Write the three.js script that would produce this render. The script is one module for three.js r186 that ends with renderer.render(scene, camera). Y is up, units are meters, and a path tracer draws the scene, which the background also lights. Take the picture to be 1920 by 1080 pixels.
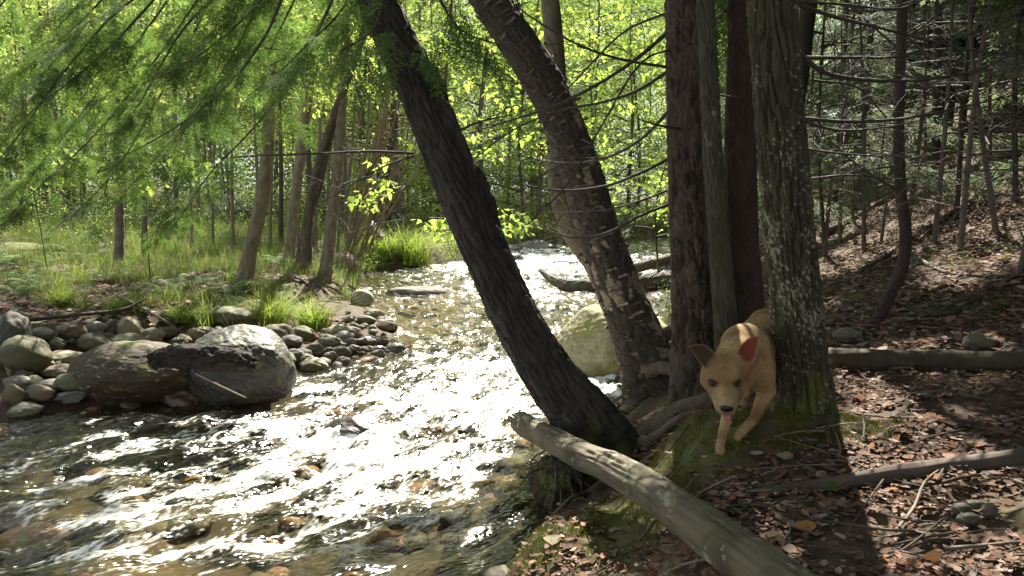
import * as THREE from 'three';
import { mergeGeometries, mergeVertices } from 'three/addons/utils/BufferGeometryUtils.js';
import { MarchingCubes } from 'three/addons/objects/MarchingCubes.js';

// ---------------------------------------------------------------- camera, sky, sun, exposure
const V = (x, y, z) => new THREE.Vector3(x, y, z);
const FPX = 1444, PITCH = Math.atan(160 / FPX), EYE = V(0, 1.5, 0);
const scene = new THREE.Scene();
const camera = new THREE.PerspectiveCamera(2 * Math.atan(540 / FPX) * 180 / Math.PI, 16 / 9, 0.05, 500);
camera.position.copy(EYE); camera.rotation.x = -PITCH; camera.updateMatrixWorld();
const SUN_AZ = 9 * Math.PI / 180, SUN_EL = 47 * Math.PI / 180;
const SUN = V(Math.sin(SUN_AZ) * Math.cos(SUN_EL), Math.sin(SUN_EL), -Math.cos(SUN_AZ) * Math.cos(SUN_EL));
{
  const w = 256, h = 128, d = new Float32Array(w * h * 4);
  for (let j = 0; j < h; j++) for (let i = 0; i < w; i++) {
    const el = ((j + 0.5) / h - 0.5) * Math.PI, az = ((i + 0.5) / w - 0.5) * 2 * Math.PI;
    const dir = V(Math.cos(el) * Math.cos(az), Math.sin(el), Math.cos(el) * Math.sin(az));
    const t = Math.pow(Math.max(0, Math.sin(el)), 0.5), g = Math.pow(Math.max(0, dir.dot(SUN)), 6) * 0.5;
    const k = (j * w + i) * 4, B = 0.36;
    d[k] = B * (1.0 - 0.3 * t + g); d[k + 1] = B * (1.0 - 0.22 * t + g); d[k + 2] = B * (0.98 - 0.06 * t + g * 0.9); d[k + 3] = 1;
  }
  const sky = new THREE.DataTexture(d, w, h, THREE.RGBAFormat, THREE.FloatType);
  sky.mapping = THREE.EquirectangularReflectionMapping; sky.magFilter = THREE.LinearFilter; sky.needsUpdate = true;
  scene.background = sky; scene.environment = sky;
}
const sun = new THREE.DirectionalLight(new THREE.Color(1.0, 0.93, 0.8), 5);
sun.position.copy(SUN).multiplyScalar(60); sun.castShadow = true;
Object.assign(sun.shadow.camera, { left: -45, right: 45, top: 45, bottom: -45, near: 1, far: 160 });
sun.shadow.mapSize.set(4096, 4096); scene.add(sun); scene.add(sun.target);
const renderer = new THREE.WebGLRenderer({ antialias: true });
renderer.setSize(1024, 576);
renderer.shadowMap.enabled = true;
renderer.toneMapping = THREE.LinearToneMapping;
renderer.toneMappingExposure = 4.2;

// ---------------------------------------------------------------- helpers
let seed = 12345;
function srand(s) { seed = s >>> 0; }
function R() { seed = (seed + 0x6D2B79F5) | 0; let t = Math.imul(seed ^ (seed >>> 15), 1 | seed); t = (t + Math.imul(t ^ (t >>> 7), 61 | t)) ^ t; return ((t ^ (t >>> 14)) >>> 0) / 4294967296; }
const rr = (a, b) => a + (b - a) * R();
const pick = a => a[Math.floor(R() * a.length)];
const clamp = (x, a = 0, b = 1) => x < a ? a : x > b ? b : x;
const sst = (a, b, x) => { const t = clamp((x - a) / (b - a)); return t * t * (3 - 2 * t); };
const mix = (a, b, t) => a + (b - a) * t;
const mix3 = (a, b, t) => [mix(a[0], b[0], t), mix(a[1], b[1], t), mix(a[2], b[2], t)];
const PERM = new Uint8Array(512);
{ const p = [...Array(256).keys()]; for (let i = 255; i > 0; i--) { const j = Math.floor(R() * (i + 1)); [p[i], p[j]] = [p[j], p[i]]; } for (let i = 0; i < 512; i++) PERM[i] = p[i & 255]; }
function grad(h, x, y, z) { h &= 15; const u = h < 8 ? x : y, v = h < 4 ? y : (h === 12 || h === 14 ? x : z); return ((h & 1) ? -u : u) + ((h & 2) ? -v : v); }
function noise(x, y, z = 0) {
  const X0 = Math.floor(x), Y0 = Math.floor(y), Z0 = Math.floor(z); x -= X0; y -= Y0; z -= Z0;
  const X = X0 & 255, Y = Y0 & 255, Z = Z0 & 255;
  const u = x * x * x * (x * (x * 6 - 15) + 10), v = y * y * y * (y * (y * 6 - 15) + 10), w = z * z * z * (z * (z * 6 - 15) + 10);
  const A = PERM[X] + Y, AA = PERM[A] + Z, AB = PERM[A + 1] + Z, B = PERM[X + 1] + Y, BA = PERM[B] + Z, BB = PERM[B + 1] + Z;
  const l = (a, b, t) => a + t * (b - a);
  return l(l(l(grad(PERM[AA], x, y, z), grad(PERM[BA], x - 1, y, z), u), l(grad(PERM[AB], x, y - 1, z), grad(PERM[BB], x - 1, y - 1, z), u), v),
    l(l(grad(PERM[AA + 1], x, y, z - 1), grad(PERM[BA + 1], x - 1, y, z - 1), u), l(grad(PERM[AB + 1], x, y - 1, z - 1), grad(PERM[BB + 1], x - 1, y - 1, z - 1), u), v), w);
}
function fbm(x, y, z, o = 4) { let s = 0, a = 0.5; for (let i = 0; i < o; i++) { s += a * noise(x, y, z); x = x * 2.03 + 7.1; y = y * 2.03 + 3.7; z = z * 2.03 + 1.3; a *= 0.5; } return s; }
function cells(x, y) { // distance to nearest and second nearest feature point, id
  const X = Math.floor(x), Y = Math.floor(y); let d1 = 9, d2 = 9, id = 0;
  for (let i = -1; i < 2; i++) for (let j = -1; j < 2; j++) {
    const h = PERM[(PERM[(X + i) & 255] + Y + j) & 255], px = X + i + h / 255, py = Y + j + PERM[h] / 255, d = Math.hypot(px - x, py - y);
    if (d < d1) { d2 = d1; d1 = d; id = h; } else if (d < d2) d2 = d;
  }
  return [d1, d2, id];
}
const table = tab => s => {
  if (s <= tab[0][0]) return tab[0][1];
  for (let i = 1; i < tab.length; i++) if (s <= tab[i][0]) {
    const [a, b] = [tab[i - 1], tab[i]], p = tab[i - 2] || a, n = tab[i + 1] || b, h = b[0] - a[0], t = (s - a[0]) / h;
    const ma = (b[1] - p[1]) / (b[0] - p[0]), mb = (n[1] - a[1]) / (n[0] - a[0]), t2 = t * t, t3 = t2 * t;
    return (2 * t3 - 3 * t2 + 1) * a[1] + (t3 - 2 * t2 + t) * h * ma + (-2 * t3 + 3 * t2) * b[1] + (t3 - t2) * h * mb;
  }
  return tab[tab.length - 1][1];
};
// a pixel of the photograph gives a direction; the depth s (metres ahead) comes from the ground or from the thing it belongs to
const CP = Math.cos(PITCH), SP = Math.sin(PITCH);
function ray(px, py) { const x = (px - 960) / FPX, y = -(py - 540) / FPX; return V(x, y * CP - SP, -y * SP - CP); }
function at(px, py, s) { const d = ray(px, py), t = s / -d.z; return V(d.x * t, EYE.y + d.y * t, -s); }

const used = {};
function numbered(n) { const k = used[n] = (used[n] ?? -1) + 1; return k ? n + '_' + String(k).padStart(3, '0') : n; }
function tag(o, label, category, group, kind) { o.userData.label = label; if (category) o.userData.category = category; if (group) o.userData.group = group; if (kind) o.userData.kind = kind; return o; }
function shadow(m) { m.castShadow = m.receiveShadow = true; return m; }
function thing(name, label, category, pos, group) { const o = new THREE.Group(); o.name = numbered(name); o.position.copy(pos); scene.add(o); return tag(o, label, category, group); }
function worldPos(o) { const p = V(0, 0, 0); for (let q = o; q; q = q.parent) p.add(q.position); return p; }
function part(name, geo, mat, root) { const p = worldPos(root); geo.translate(-p.x, -p.y, -p.z); const m = shadow(new THREE.Mesh(geo, mat)); m.name = name; root.add(m); return m; }
function solo(name, geo, mat, label, category, group, base) { geo.computeBoundingBox(); const b = geo.boundingBox, p = base || V((b.min.x + b.max.x) / 2, b.min.y, (b.min.z + b.max.z) / 2); geo.translate(-p.x, -p.y, -p.z); const m = shadow(new THREE.Mesh(geo, mat)); m.name = numbered(name); m.position.copy(p); scene.add(m); return tag(m, label, category, group); }
const TC = new THREE.Color();
function scatter(name, geo, mat, items, root, label, category) { // items: {m: Matrix4, c: [r, g, b]}
  const im = shadow(new THREE.InstancedMesh(geo, mat, items.length)), p = root ? worldPos(root) : V(0, 0, 0);
  items.forEach((it, i) => { it.m.elements[12] -= p.x; it.m.elements[13] -= p.y; it.m.elements[14] -= p.z; im.setMatrixAt(i, it.m); im.setColorAt(i, TC.setRGB(...it.c)); });
  im.name = root ? name : numbered(name); im.userData.kind = 'stuff';
  if (label) im.userData.label = label; if (category) im.userData.category = category;
  (root || scene).add(im); return im;
}
function basis(pos, xdir, up, sc) { // x along xdir, y near up
  const x = xdir.clone().normalize(), z = x.clone().cross(up).normalize(), y = z.clone().cross(x);
  if (typeof sc === 'number') sc = [sc, sc, sc];
  return new THREE.Matrix4().makeBasis(x.multiplyScalar(sc[0]), y.multiplyScalar(sc[1]), z.multiplyScalar(sc[2])).setPosition(pos);
}
function randDir() { const z = rr(-1, 1), a = rr(0, 6.2832), r = Math.sqrt(1 - z * z); return V(r * Math.cos(a), z, r * Math.sin(a)); }
function geom(pos, idx, col) {
  const g = new THREE.BufferGeometry(); g.setAttribute('position', new THREE.Float32BufferAttribute(pos, 3));
  if (col) g.setAttribute('color', new THREE.Float32BufferAttribute(col, 3)); if (idx) g.setIndex(idx); g.computeVertexNormals(); return g;
}
const std = (o = {}) => new THREE.MeshStandardMaterial({ vertexColors: true, roughness: 0.92, ...o });
const thin = (t, o = {}) => new THREE.MeshPhysicalMaterial({ color: 0xffffff, roughness: 1, transmission: t, thickness: 0, ior: 1.4, specularIntensity: 0.5, side: THREE.DoubleSide, ...o });
const M = {
  ground: std({ roughness: 0.97 }), bark: std(), deadwood: std({ roughness: 0.85 }), stone: std({ roughness: 0.8 }), wetstone: std({ roughness: 0.42 }), damp: std({ roughness: 0.6 }), root: std(),
  leaf: thin(0.6), needle: thin(0.55), grass: thin(0.5), fern: thin(0.5), moss: thin(0.3), litter: thin(0.2, { roughness: 1 }), fur: std({ roughness: 0.95 }),
};

// tube through points with radii; disp(theta, along, r, p) moves the skin out, col(...) colours it
function tube(pts, rad, { n = 10, step = 0.05, disp, col = () => [0.06, 0.05, 0.04], cap = true } = {}) {
  const curve = new THREE.CatmullRomCurve3(pts, false, 'centripetal'), L = curve.getLength(), rows = Math.max(2, Math.ceil(L / step)) + 1;
  const pos = [], c = [], idx = []; let N = null, prev = null, along = 0;
  for (let i = 0; i < rows; i++) {
    const t = i / (rows - 1), p = curve.getPoint(t), T = curve.getTangent(t).normalize();
    if (!N) { N = Math.abs(T.y) > 0.6 ? V(0.05, 0, -1) : V(0, 1, 0); } N.addScaledVector(T, -N.dot(T)).normalize();
    const B = T.clone().cross(N); if (prev) along += p.distanceTo(prev); prev = p;
    const f = t * (rad.length - 1), k = Math.min(rad.length - 2, Math.floor(f)), r0 = mix(rad[k], rad[k + 1], f - k);
    for (let j = 0; j < n; j++) {
      const a = j / n * 6.28319, ca = Math.cos(a), sa = Math.sin(a), d = disp ? disp(a, along, r0, p, ca, sa) : 0, q = p.clone().addScaledVector(N, ca * (r0 + d)).addScaledVector(B, sa * (r0 + d));
      pos.push(q.x, q.y, q.z); c.push(...col(a, along, r0, q, d));
    }
  }
  for (let i = 0; i < rows - 1; i++) for (let j = 0; j < n; j++) { const a = i * n + j, b = i * n + (j + 1) % n; idx.push(a, b, a + n, b, b + n, a + n); }
  if (cap) for (const [row, p, s] of [[0, pts[0], 1], [rows - 1, pts[pts.length - 1], -1]]) {
    const m = pos.length / 3; pos.push(p.x, p.y, p.z); c.push(...(col(0, row ? along : 0, 0.01, p, 0)));
    for (let j = 0; j < n; j++) { const a = row * n + j, b = row * n + (j + 1) % n; s > 0 ? idx.push(b, a, m) : idx.push(a, b, m); }
  }
  return geom(pos, idx, c);
}

// ---------------------------------------------------------------- the lie of the land
const XR = table([[-8, -0.9], [0, -0.6], [2, -0.2], [2.87, -0.03], [3.3, 0.1], [3.85, 0.24], [4.3, 0.42], [5, 0.72], [5.7, 1.0], [6.6, 1.35], [8, 1.6], [9.8, 1.95], [11.6, 2.65], [16, 3.5], [20, 4.2], [23, 5], [26, 7.5], [30, 12], [40, 22]]);
const XL = table([[-8, -7], [0, -6], [3, -4.7], [4.5, -4.0], [5.3, -3.3], [5.9, -2.35], [6.7, -1.8], [7.5, -1.25], [8.3, -1.25], [10.4, -1.95], [13, -2.6], [15.6, -2.75], [17.2, -1.5], [20, -0.6], [22.5, 0.3], [24, 2], [26, 4], [30, 8.5], [40, 17]]);
const XC = table([[-8, -8], [0, -5.5], [2, -3.6], [3, -2.4], [4, -1.6], [5, -1.0], [6.5, -0.3], [8, 0.15], [10, 0.2], [13, 0.1], [16, 0.4], [20, 1.6], [23, 2.8], [26, 5.5], [30, 10], [40, 20]]);
const W = s => 0.012 * Math.max(0, s - 6);
const bump = (x, s, cx, cs, rx, rs) => Math.exp(-(((x - cx) / rx) ** 2) - ((s - cs) / rs) ** 2);
function Hg(x, s) {
  const w = W(s), n1 = noise(x * 1.7, s * 1.7, 3.1), n2 = noise(x * 5, s * 5, 9.2);
  const eR = x - XR(s) + n1 * 0.1, eL = XL(s) - x + n1 * 0.15;
  if (eR < 0 && eL < 0) { const d = Math.min(-eR, -eL); return w - 0.01 - 0.3 * sst(0, 0.8, d) + n2 * 0.035 * sst(0, 0.3, d) + noise(x * 11, s * 11, 4) * 0.02; }
  if (eR >= 0) {
    const near = sst(4.6, 3.4, s), t = eR;
    let h = w + 0.05 * sst(0, 0.06, t) + mix(0.36 * sst(0.05, 0.8, t), 0.1 * sst(0, 0.35, t) + 0.32 * sst(0.3, 0.8, t), near) + 0.12 * sst(0.5, 1.8, t);
    h += 0.10 * bump(x, s, 1.0, 2.95, 0.42, 0.4) + 0.06 * bump(x, s, 0.2, 3.02, 0.22, 0.25);
    const xt = 1.75 + 0.2 * Math.max(0, s), q = (x - xt) / 0.7; h += 0.7 * 0.56 * (q > 20 ? q : Math.log1p(Math.exp(q)));
    h += n1 * 0.05 * sst(0, 1, t) + n2 * 0.022 * sst(0, 0.4, t) + noise(x * 14, s * 14, 4) * 0.012;
    return h;
  }
  const t = eL, cut = sst(9, 12.5, s), w0 = mix(0.95, 0.02, cut), w1 = mix(1.9, 0.45, cut);
  return w + 0.12 * sst(0, 0.5, t) * (1 - cut) + 0.34 * sst(w0, w1, t) + 0.018 * t * sst(0, 4, t) + 0.012 * Math.max(0, s - 14) + n1 * 0.08 * sst(0.5, 2.5, t) + n2 * 0.025 * sst(0, 0.4, t) + noise(x * 14, s * 14, 4) * 0.012;
}
const P = (x, s, dy = 0) => V(x, Hg(x, s) + dy, -s);
function ground(px, py) { // where the ray of a pixel meets the ground
  const d = ray(px, py); let p = EYE.clone();
  for (let i = 0; i < 4000; i++) { const q = p.clone().addScaledVector(d, 0.008 + 0.002 * -p.z); if (q.y < Math.max(Hg(q.x, -q.z), -9)) { return q; } p = q; if (-p.z > 90) break; }
  return p;
}
function onWater(px, py) { const d = ray(px, py); let s = 5; for (let i = 0; i < 20; i++) { const t = (W(s) - EYE.y) / d.y; s = -d.z * t; } return [d.x * s / -d.z, s]; }

// where the photograph shows sun on the ground: the crowns above keep gaps there
const litSpots = [[1820, 1000, 0.38], [1720, 1030, 0.32], [1880, 1060, 0.36], [1760, 960, 0.28], [1900, 980, 0.32], [1490, 985, 0.22], [1440, 1010, 0.18], [1160, 1020, 0.28], [1090, 1050, 0.26], [1630, 695, 0.26], [1600, 685, 0.14], [1720, 810, 0.2], [1640, 855, 0.18], [1780, 740, 0.16], [1590, 835, 0.1],
  [1850, 470, 0.5], [1800, 520, 0.35], [1900, 480, 0.5], [1890, 640, 0.3], [1640, 895, 0.1], [1850, 880, 0.12], [1560, 575, 0.2], [1640, 450, 0.4], [515, 590, 0.35], [600, 600, 0.4], [770, 482, 2.0], [715, 478, 1.4], [740, 470, 1.5], [450, 500, 0.6], [330, 470, 0.7], [100, 520, 0.3], [620, 480, 0.5]].map(([px, py, r]) => { const g = ground(px, py); return [g.x, g.y, -g.z, r]; });
litSpots.push([0.98, 1.0, 3.0, 0.09], [0.86, 0.98, 2.75, 0.06], [1.0, 0.35, 6.4, 0.5], [3.9, 2.2, 9, 0.7], [5.2, 2.8, 10.5, 0.8], [4.9, 2, 8.2, 0.6], [6, 3, 10, 0.7], [4.6, 1.6, 11.5, 0.8], [6.6, 3, 12.5, 0.8]);
function blocksSun(p, m = 0) {
  for (let i = 0; i < litSpots.length; i++) { const l = litSpots[i], t = (p.y - l[1]) / SUN.y, q = l[3] + 0.1 + m * 0.7; if (t <= 0) continue; const dx = p.x - SUN.x * t - l[0]; if (dx > q || dx < -q) continue; const ds = SUN.z * t - p.z - l[2]; if (dx * dx + ds * ds < q * q) return true; }
  const t = (p.y - 0.1) / SUN.y, x = p.x - SUN.x * t, s = -(p.z - SUN.z * t);
  if (s > 4.3 && s < 34 && x > XL(s) - 1.0 - m + 0.6 * noise(x, s, 2) && x < XR(s) + 0.15 + m) return s < 13 || noise(x * 0.5, s * 0.5, 6) > -0.1;
  if (s > 2 && s <= 4.3 && x > -2.6 && x < XR(s)) return noise(x * 1.5, s * 1.5, 5) > -0.15;
  return s > 9 && s < 30 && x < XL(s) - 0.8 && noise(x * 0.6, s * 0.6, 7) > 0.08;
}

// ground sheet
{
  const ss = []; for (let s = -7; s < 1; s += 0.15) ss.push(s); for (let s = 1; s < 95; s *= 1.0115) ss.push(s);
  const NC = 380, pos = [], col = [], idx = [];
  const soil = [0.045, 0.03, 0.02], litter = [0.085, 0.055, 0.036], moss = [0.08, 0.09, 0.022], bed = [0.04, 0.034, 0.02], sand = [0.12, 0.085, 0.045], green = [0.04, 0.05, 0.016];
  for (const s of ss) {
    const w = 7 + 1.15 * Math.max(0, s);
    for (let j = 0; j <= NC; j++) {
      const u = j / NC * 2 - 1, x = w * (0.3 * u + 0.7 * u * u * u), h = Hg(x, s); pos.push(x, h, -s);
      const eR = x - XR(s), eL = XL(s) - x, f = noise(x * 9, s * 9, 1), g = fbm(x * 1.3, s * 1.3, 5); let c;
      if (eR < 0 && eL < 0) c = mix3(mix3(bed, sand, clamp(0.2 + g * 1.5 + 0.9 * bump(x, s, -1.6, 11.5, 1.2, 3))), [0.05, 0.035, 0.02], clamp(f * 1.3));
      else if (eR >= 0) { c = mix3(soil, litter, clamp(0.5 + f + g)); const m = clamp((g + 0.12 * f) * 4 - 0.3 + 1.6 * bump(x, s, 0.62, 2.95, 0.34, 0.4) + 1.4 * bump(x, s, 1.15, 2.85, 0.3, 0.2) + 1.5 * bump(x, s, 0.1, 3.0, 0.25, 0.3) + (s > 5.5 && s < 9 ? 0.8 * bump(x, s, 2.6, 7, 0.7, 1.2) : 0)); c = mix3(c, moss, clamp(m * 0.9 * (0.75 + 1.6 * noise(x * 14, s * 14, 2)))); }
      else c = mix3(mix3(soil, litter, clamp(0.4 + f)), green, clamp(sst(0.9, 2, eL) * (0.45 + 1.6 * g)));
      const v = 1 + 0.35 * noise(x * 27, s * 27, 6); col.push(c[0] * v, c[1] * v, c[2] * v);
    }
  }
  for (let i = 0; i < ss.length - 1; i++) for (let j = 0; j < NC; j++) { const a = i * (NC + 1) + j; idx.push(a, a + 1, a + NC + 1, a + 1, a + NC + 2, a + NC + 1); }
  const m = shadow(new THREE.Mesh(geom(pos, idx, col), M.ground)); m.name = 'ground'; m.userData.kind = 'structure'; tag(m, 'brown forest floor and banks on both sides of the stream', null); scene.add(m);
}

// water of the stream
const foamBlobs = [[930, 690, 0.8, 1.0, 1.15], [830, 770, 0.8, 0.6, 1.0], [680, 890, 0.85, 0.3, 1.0], [740, 830, 0.6, 0.4, 0.9], [490, 795, 0.45, 0.22, 0.95], [1150, 735, 0.5, 0.5, 1.15], [600, 950, 0.6, 0.2, 0.6], [300, 835, 0.3, 0.14, 0.6], [110, 890, 0.6, 0.14, 0.7], [60, 1045, 0.5, 0.12, 0.7], [200, 930, 0.7, 0.1, 0.6], [420, 900, 0.5, 0.12, 0.6], [480, 1010, 0.5, 0.1, 0.55], [250, 1030, 0.4, 0.1, 0.5], [560, 800, 0.4, 0.2, 0.8], [20, 960, 0.4, 0.08, 0.55], [380, 820, 0.5, 0.16, 0.6], [150, 850, 0.6, 0.1, 0.5], [350, 960, 0.6, 0.1, 0.6], [600, 1040, 0.5, 0.12, 0.55], [760, 980, 0.5, 0.15, 0.45], [100, 980, 0.6, 0.08, 0.5],
  [980, 545, 1.0, 1.5, 0.75], [1010, 475, 2.6, 4, 0.95], [970, 500, 1.8, 2.5, 0.85], [760, 640, 0.5, 0.5, 0.45], [640, 740, 0.5, 0.3, 0.6], [840, 930, 0.4, 0.3, 0.35], [620, 830, 0.4, 0.2, 0.7]].map(([px, py, rx, rs, k]) => { const [x, s] = onWater(px, py); return [x, s, rx, rs, k]; });
function rapid(x, s) { let r = 0; for (const [cx, cs, rx, rs, k] of foamBlobs) r += k * bump(x, s, cx, cs, rx, rs); return Math.min(r, 1.3); }
function flow(x, s) { return [x - XC(s), s]; }
function wave(x, s) {
  const [v, u] = flow(x, s), r = rapid(x, s), e = Math.min(sst(-0.05, 0.5, x - XL(s)), sst(-0.05, 0.5, XR(s) - x));
  let h = 0.036 * noise(v * 2.6, u * 1.9, 1) + 0.03 * noise(v * 6, u * 5 + v, 2) + 0.014 * noise(v * 13 + 2 * u, u * 11, 3);
  h += r * (0.055 * noise(v * 3.1, u * 3.4, 5) + 0.03 * Math.abs(noise(v * 7, u * 6, 6)) + 0.016 * noise(v * 17, u * 15, 8)) + 0.01 * Math.sin(u * 9 + 3 * noise(v * 1.5, u, 4)) * sst(10, 3, s);
  return W(s) + 0.012 + h * mix(0.35, 1, e);
}
{
  const S0 = 1.2, S1 = 34, NR = 760, NC = 420, pos = [], uv = [], idx = [];
  const sOf = f => S0 * Math.pow(S1 / S0, f), xOf = (f, s) => mix(XL(s) - 0.6, XR(s) + 0.45, f);
  for (let i = 0; i <= NR; i++) { const s = sOf(i / NR); for (let j = 0; j <= NC; j++) { const x = xOf(j / NC, s); pos.push(x, wave(x, s), -s); uv.push(j / NC, i / NR); } }
  for (let i = 0; i < NR; i++) for (let j = 0; j < NC; j++) { const a = i * (NC + 1) + j; idx.push(a, a + 1, a + NC + 1, a + 1, a + NC + 2, a + NC + 1); }
  const g = geom(pos, idx); g.setAttribute('uv', new THREE.Float32BufferAttribute(uv, 2));
  const T = 2048, TW = 1400, col = new Uint8Array(T * TW * 4), rt = new Uint8Array(T * TW * 4), bp = new Uint8Array(T * TW * 4);
  for (let i = 0; i < T; i++) {
    const s = sOf((i + 0.5) / T);
    for (let j = 0; j < TW; j++) {
      const x = xOf((j + 0.5) / TW, s), v = x - XC(s), u = s, r = rapid(x, s), k = (i * TW + j) * 4;
      const st = noise(v * 5 + 0.8 * noise(v * 2, u * 2, 7), u * 2.4, 11) + 0.6 * noise(v * 12, u * 7, 12), fine = noise(v * 34, u * 26, 13) * 0.6 + noise(v * 75, u * 60, 14) * 0.5;
      const f = clamp((r * 0.95 + st * 1.15 + fine * 1.15 - 0.52) * 1.15);
      const b = f * f * (3 - 2 * f);
      col[k] = mix(216, 222, b); col[k + 1] = mix(212, 226, b); col[k + 2] = mix(190, 226, b); col[k + 3] = 255;
      rt[k] = 255 * (1 - 0.9 * b); rt[k + 1] = mix(38, 170, b); rt[k + 3] = 255;
      bp[k] = bp[k + 1] = bp[k + 2] = clamp(0.5 + 0.3 * noise(v * 22 + u * 5, u * 17, 15) + 0.22 * noise(v * 48, u * 38 + v * 9, 16) + 0.2 * b * fine) * 255; bp[k + 3] = 255;
    }
  }
  const tex = (d, srgb) => { const t = new THREE.DataTexture(d, TW, T, THREE.RGBAFormat); t.magFilter = THREE.LinearFilter; t.minFilter = THREE.LinearFilter; if (srgb) t.colorSpace = THREE.SRGBColorSpace; t.needsUpdate = true; return t; };
  const rtT = tex(rt);
  const mat = new THREE.MeshPhysicalMaterial({ color: 0xffffff, map: tex(col, true), transmission: 1, transmissionMap: rtT, roughness: 1, roughnessMap: rtT, ior: 1.33, thickness: 0, bumpMap: tex(bp), bumpScale: 0.017, side: THREE.DoubleSide });
  const m = shadow(new THREE.Mesh(g, mat)); m.name = 'stream_water'; m.userData.kind = 'structure'; tag(m, 'clear shallow stream water breaking into white foam in the rapids'); scene.add(m);
}

// ---------------------------------------------------------------- leaf, needle, grass and twig shapes
function leafFan(pos, idx, c, dir, nrm, L, wd) { // one leaf of four faces, folded along its rib
  const side = dir.clone().cross(nrm).normalize(), k = pos.length / 3, a = c.clone(), b = c.clone().addScaledVector(dir, L), m = c.clone().addScaledVector(dir, L * 0.5).addScaledVector(nrm, -L * 0.06);
  const l = c.clone().addScaledVector(dir, L * 0.42).addScaledVector(side, wd).addScaledVector(nrm, L * 0.07), r = c.clone().addScaledVector(dir, L * 0.42).addScaledVector(side, -wd).addScaledVector(nrm, L * 0.07);
  for (const p of [a, b, m, l, r]) pos.push(p.x, p.y, p.z);
  idx.push(k, k + 2, k + 3, k + 3, k + 2, k + 1, k, k + 4, k + 2, k + 4, k + 1, k + 2);
}
function leafCluster(n, L, spread) {
  const pos = [], idx = [];
  for (let i = 0; i < n; i++) { const o = randDir().multiplyScalar(spread * Math.cbrt(R())); o.y *= 0.6; const d = V(o.x, -Math.abs(rr(0.05, 0.5)), o.z).add(randDir().multiplyScalar(0.5)).normalize(), up = V(rr(-0.5, 0.5), 1, rr(-0.5, 0.5)).normalize(), l = L * rr(0.7, 1.25); leafFan(pos, idx, o, d, up, l, l * 0.32); }
  return geom(pos, idx);
}
function mapleLeaf(pos, idx, c, dir, nrm, L) {
  const side = dir.clone().cross(nrm).normalize(), k = pos.length / 3, out = [[0, 0.1], [-0.3, 0.12], [-0.55, 0.42], [-0.27, 0.5], [-0.22, 0.78], [0, 1.05], [0.22, 0.78], [0.27, 0.5], [0.55, 0.42], [0.3, 0.12]];
  const put = (x, y, z) => { const p = c.clone().addScaledVector(side, x * L).addScaledVector(dir, y * L).addScaledVector(nrm, z * L); pos.push(p.x, p.y, p.z); };
  put(0, 0.42, -0.05); for (const [x, y] of out) put(x, y, Math.abs(x) * 0.16 - y * y * 0.12);
  for (let i = 0; i < 10; i++) idx.push(k, k + 1 + i, k + 1 + (i + 1) % 10);
}
function mapleCluster(n, L, spread) {
  const pos = [], idx = [];
  for (let i = 0; i < n; i++) { const o = V(rr(-1, 1), rr(-0.35, 0.35), rr(-1, 1)).multiplyScalar(spread), d = V(o.x, -rr(0.1, 0.6) * spread, o.z).add(randDir().multiplyScalar(spread * 0.7)).normalize(); mapleLeaf(pos, idx, o, d, V(rr(-0.5, 0.5), 1, rr(-0.5, 0.5)).normalize(), L * rr(0.7, 1.2)); }
  return geom(pos, idx);
}
function needleSpray(L, pairs, needle) { // flat hemlock spray along +x, faces up
  const pos = [], idx = [];
  const tri = (ax, ay, az, dx, dz, l, w, dy = 0) => { const k = pos.length / 3, n = Math.hypot(dx, dz); dx /= n; dz /= n; pos.push(ax - dz * w, ay, az + dx * w, ax + dz * w, ay, az - dx * w, ax + dx * l, ay + dy, az + dz * l); idx.push(k, k + 1, k + 2); };
  const twig = (x, y, z, dx, dz, l) => {
    tri(x, y, z, dx, dz, l, 0.0022, -l * 0.18); const m = Math.max(3, Math.round(l / (needle * 0.5)));
    for (let i = 1; i <= m; i++) { const f = i / (m + 0.5) * l, px = x + dx * f, pz = z + dz * f, py = y - f * f / l * 0.18; for (const s of [-1, 1]) { if (R() < 0.16) continue; const ex = dx * 0.5 - s * dz * 0.86, ez = dz * 0.5 + s * dx * 0.86; tri(px, py + rr(-0.002, 0.002), pz, ex + rr(-0.3, 0.3), ez + rr(-0.3, 0.3), needle * rr(0.6, 1.25) * (1 - 0.35 * i / m), needle * 0.12, rr(-0.003, 0.001)); } }
  };
  for (let i = 0; i < pairs; i++) { const f = (i + 0.6) / pairs, x = L * f, y = -f * f * L * 0.2; for (const s of [-1, 1]) { const a = rr(0.75, 1.05) * s, l = L * 0.42 * (1 - 0.72 * f) * rr(0.8, 1.2); twig(x + rr(-0.006, 0.006), y, 0, Math.cos(a), Math.sin(a), l); } }
  twig(0, 0, 0, 1, 0, L); return geom(pos, idx);
}
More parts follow.
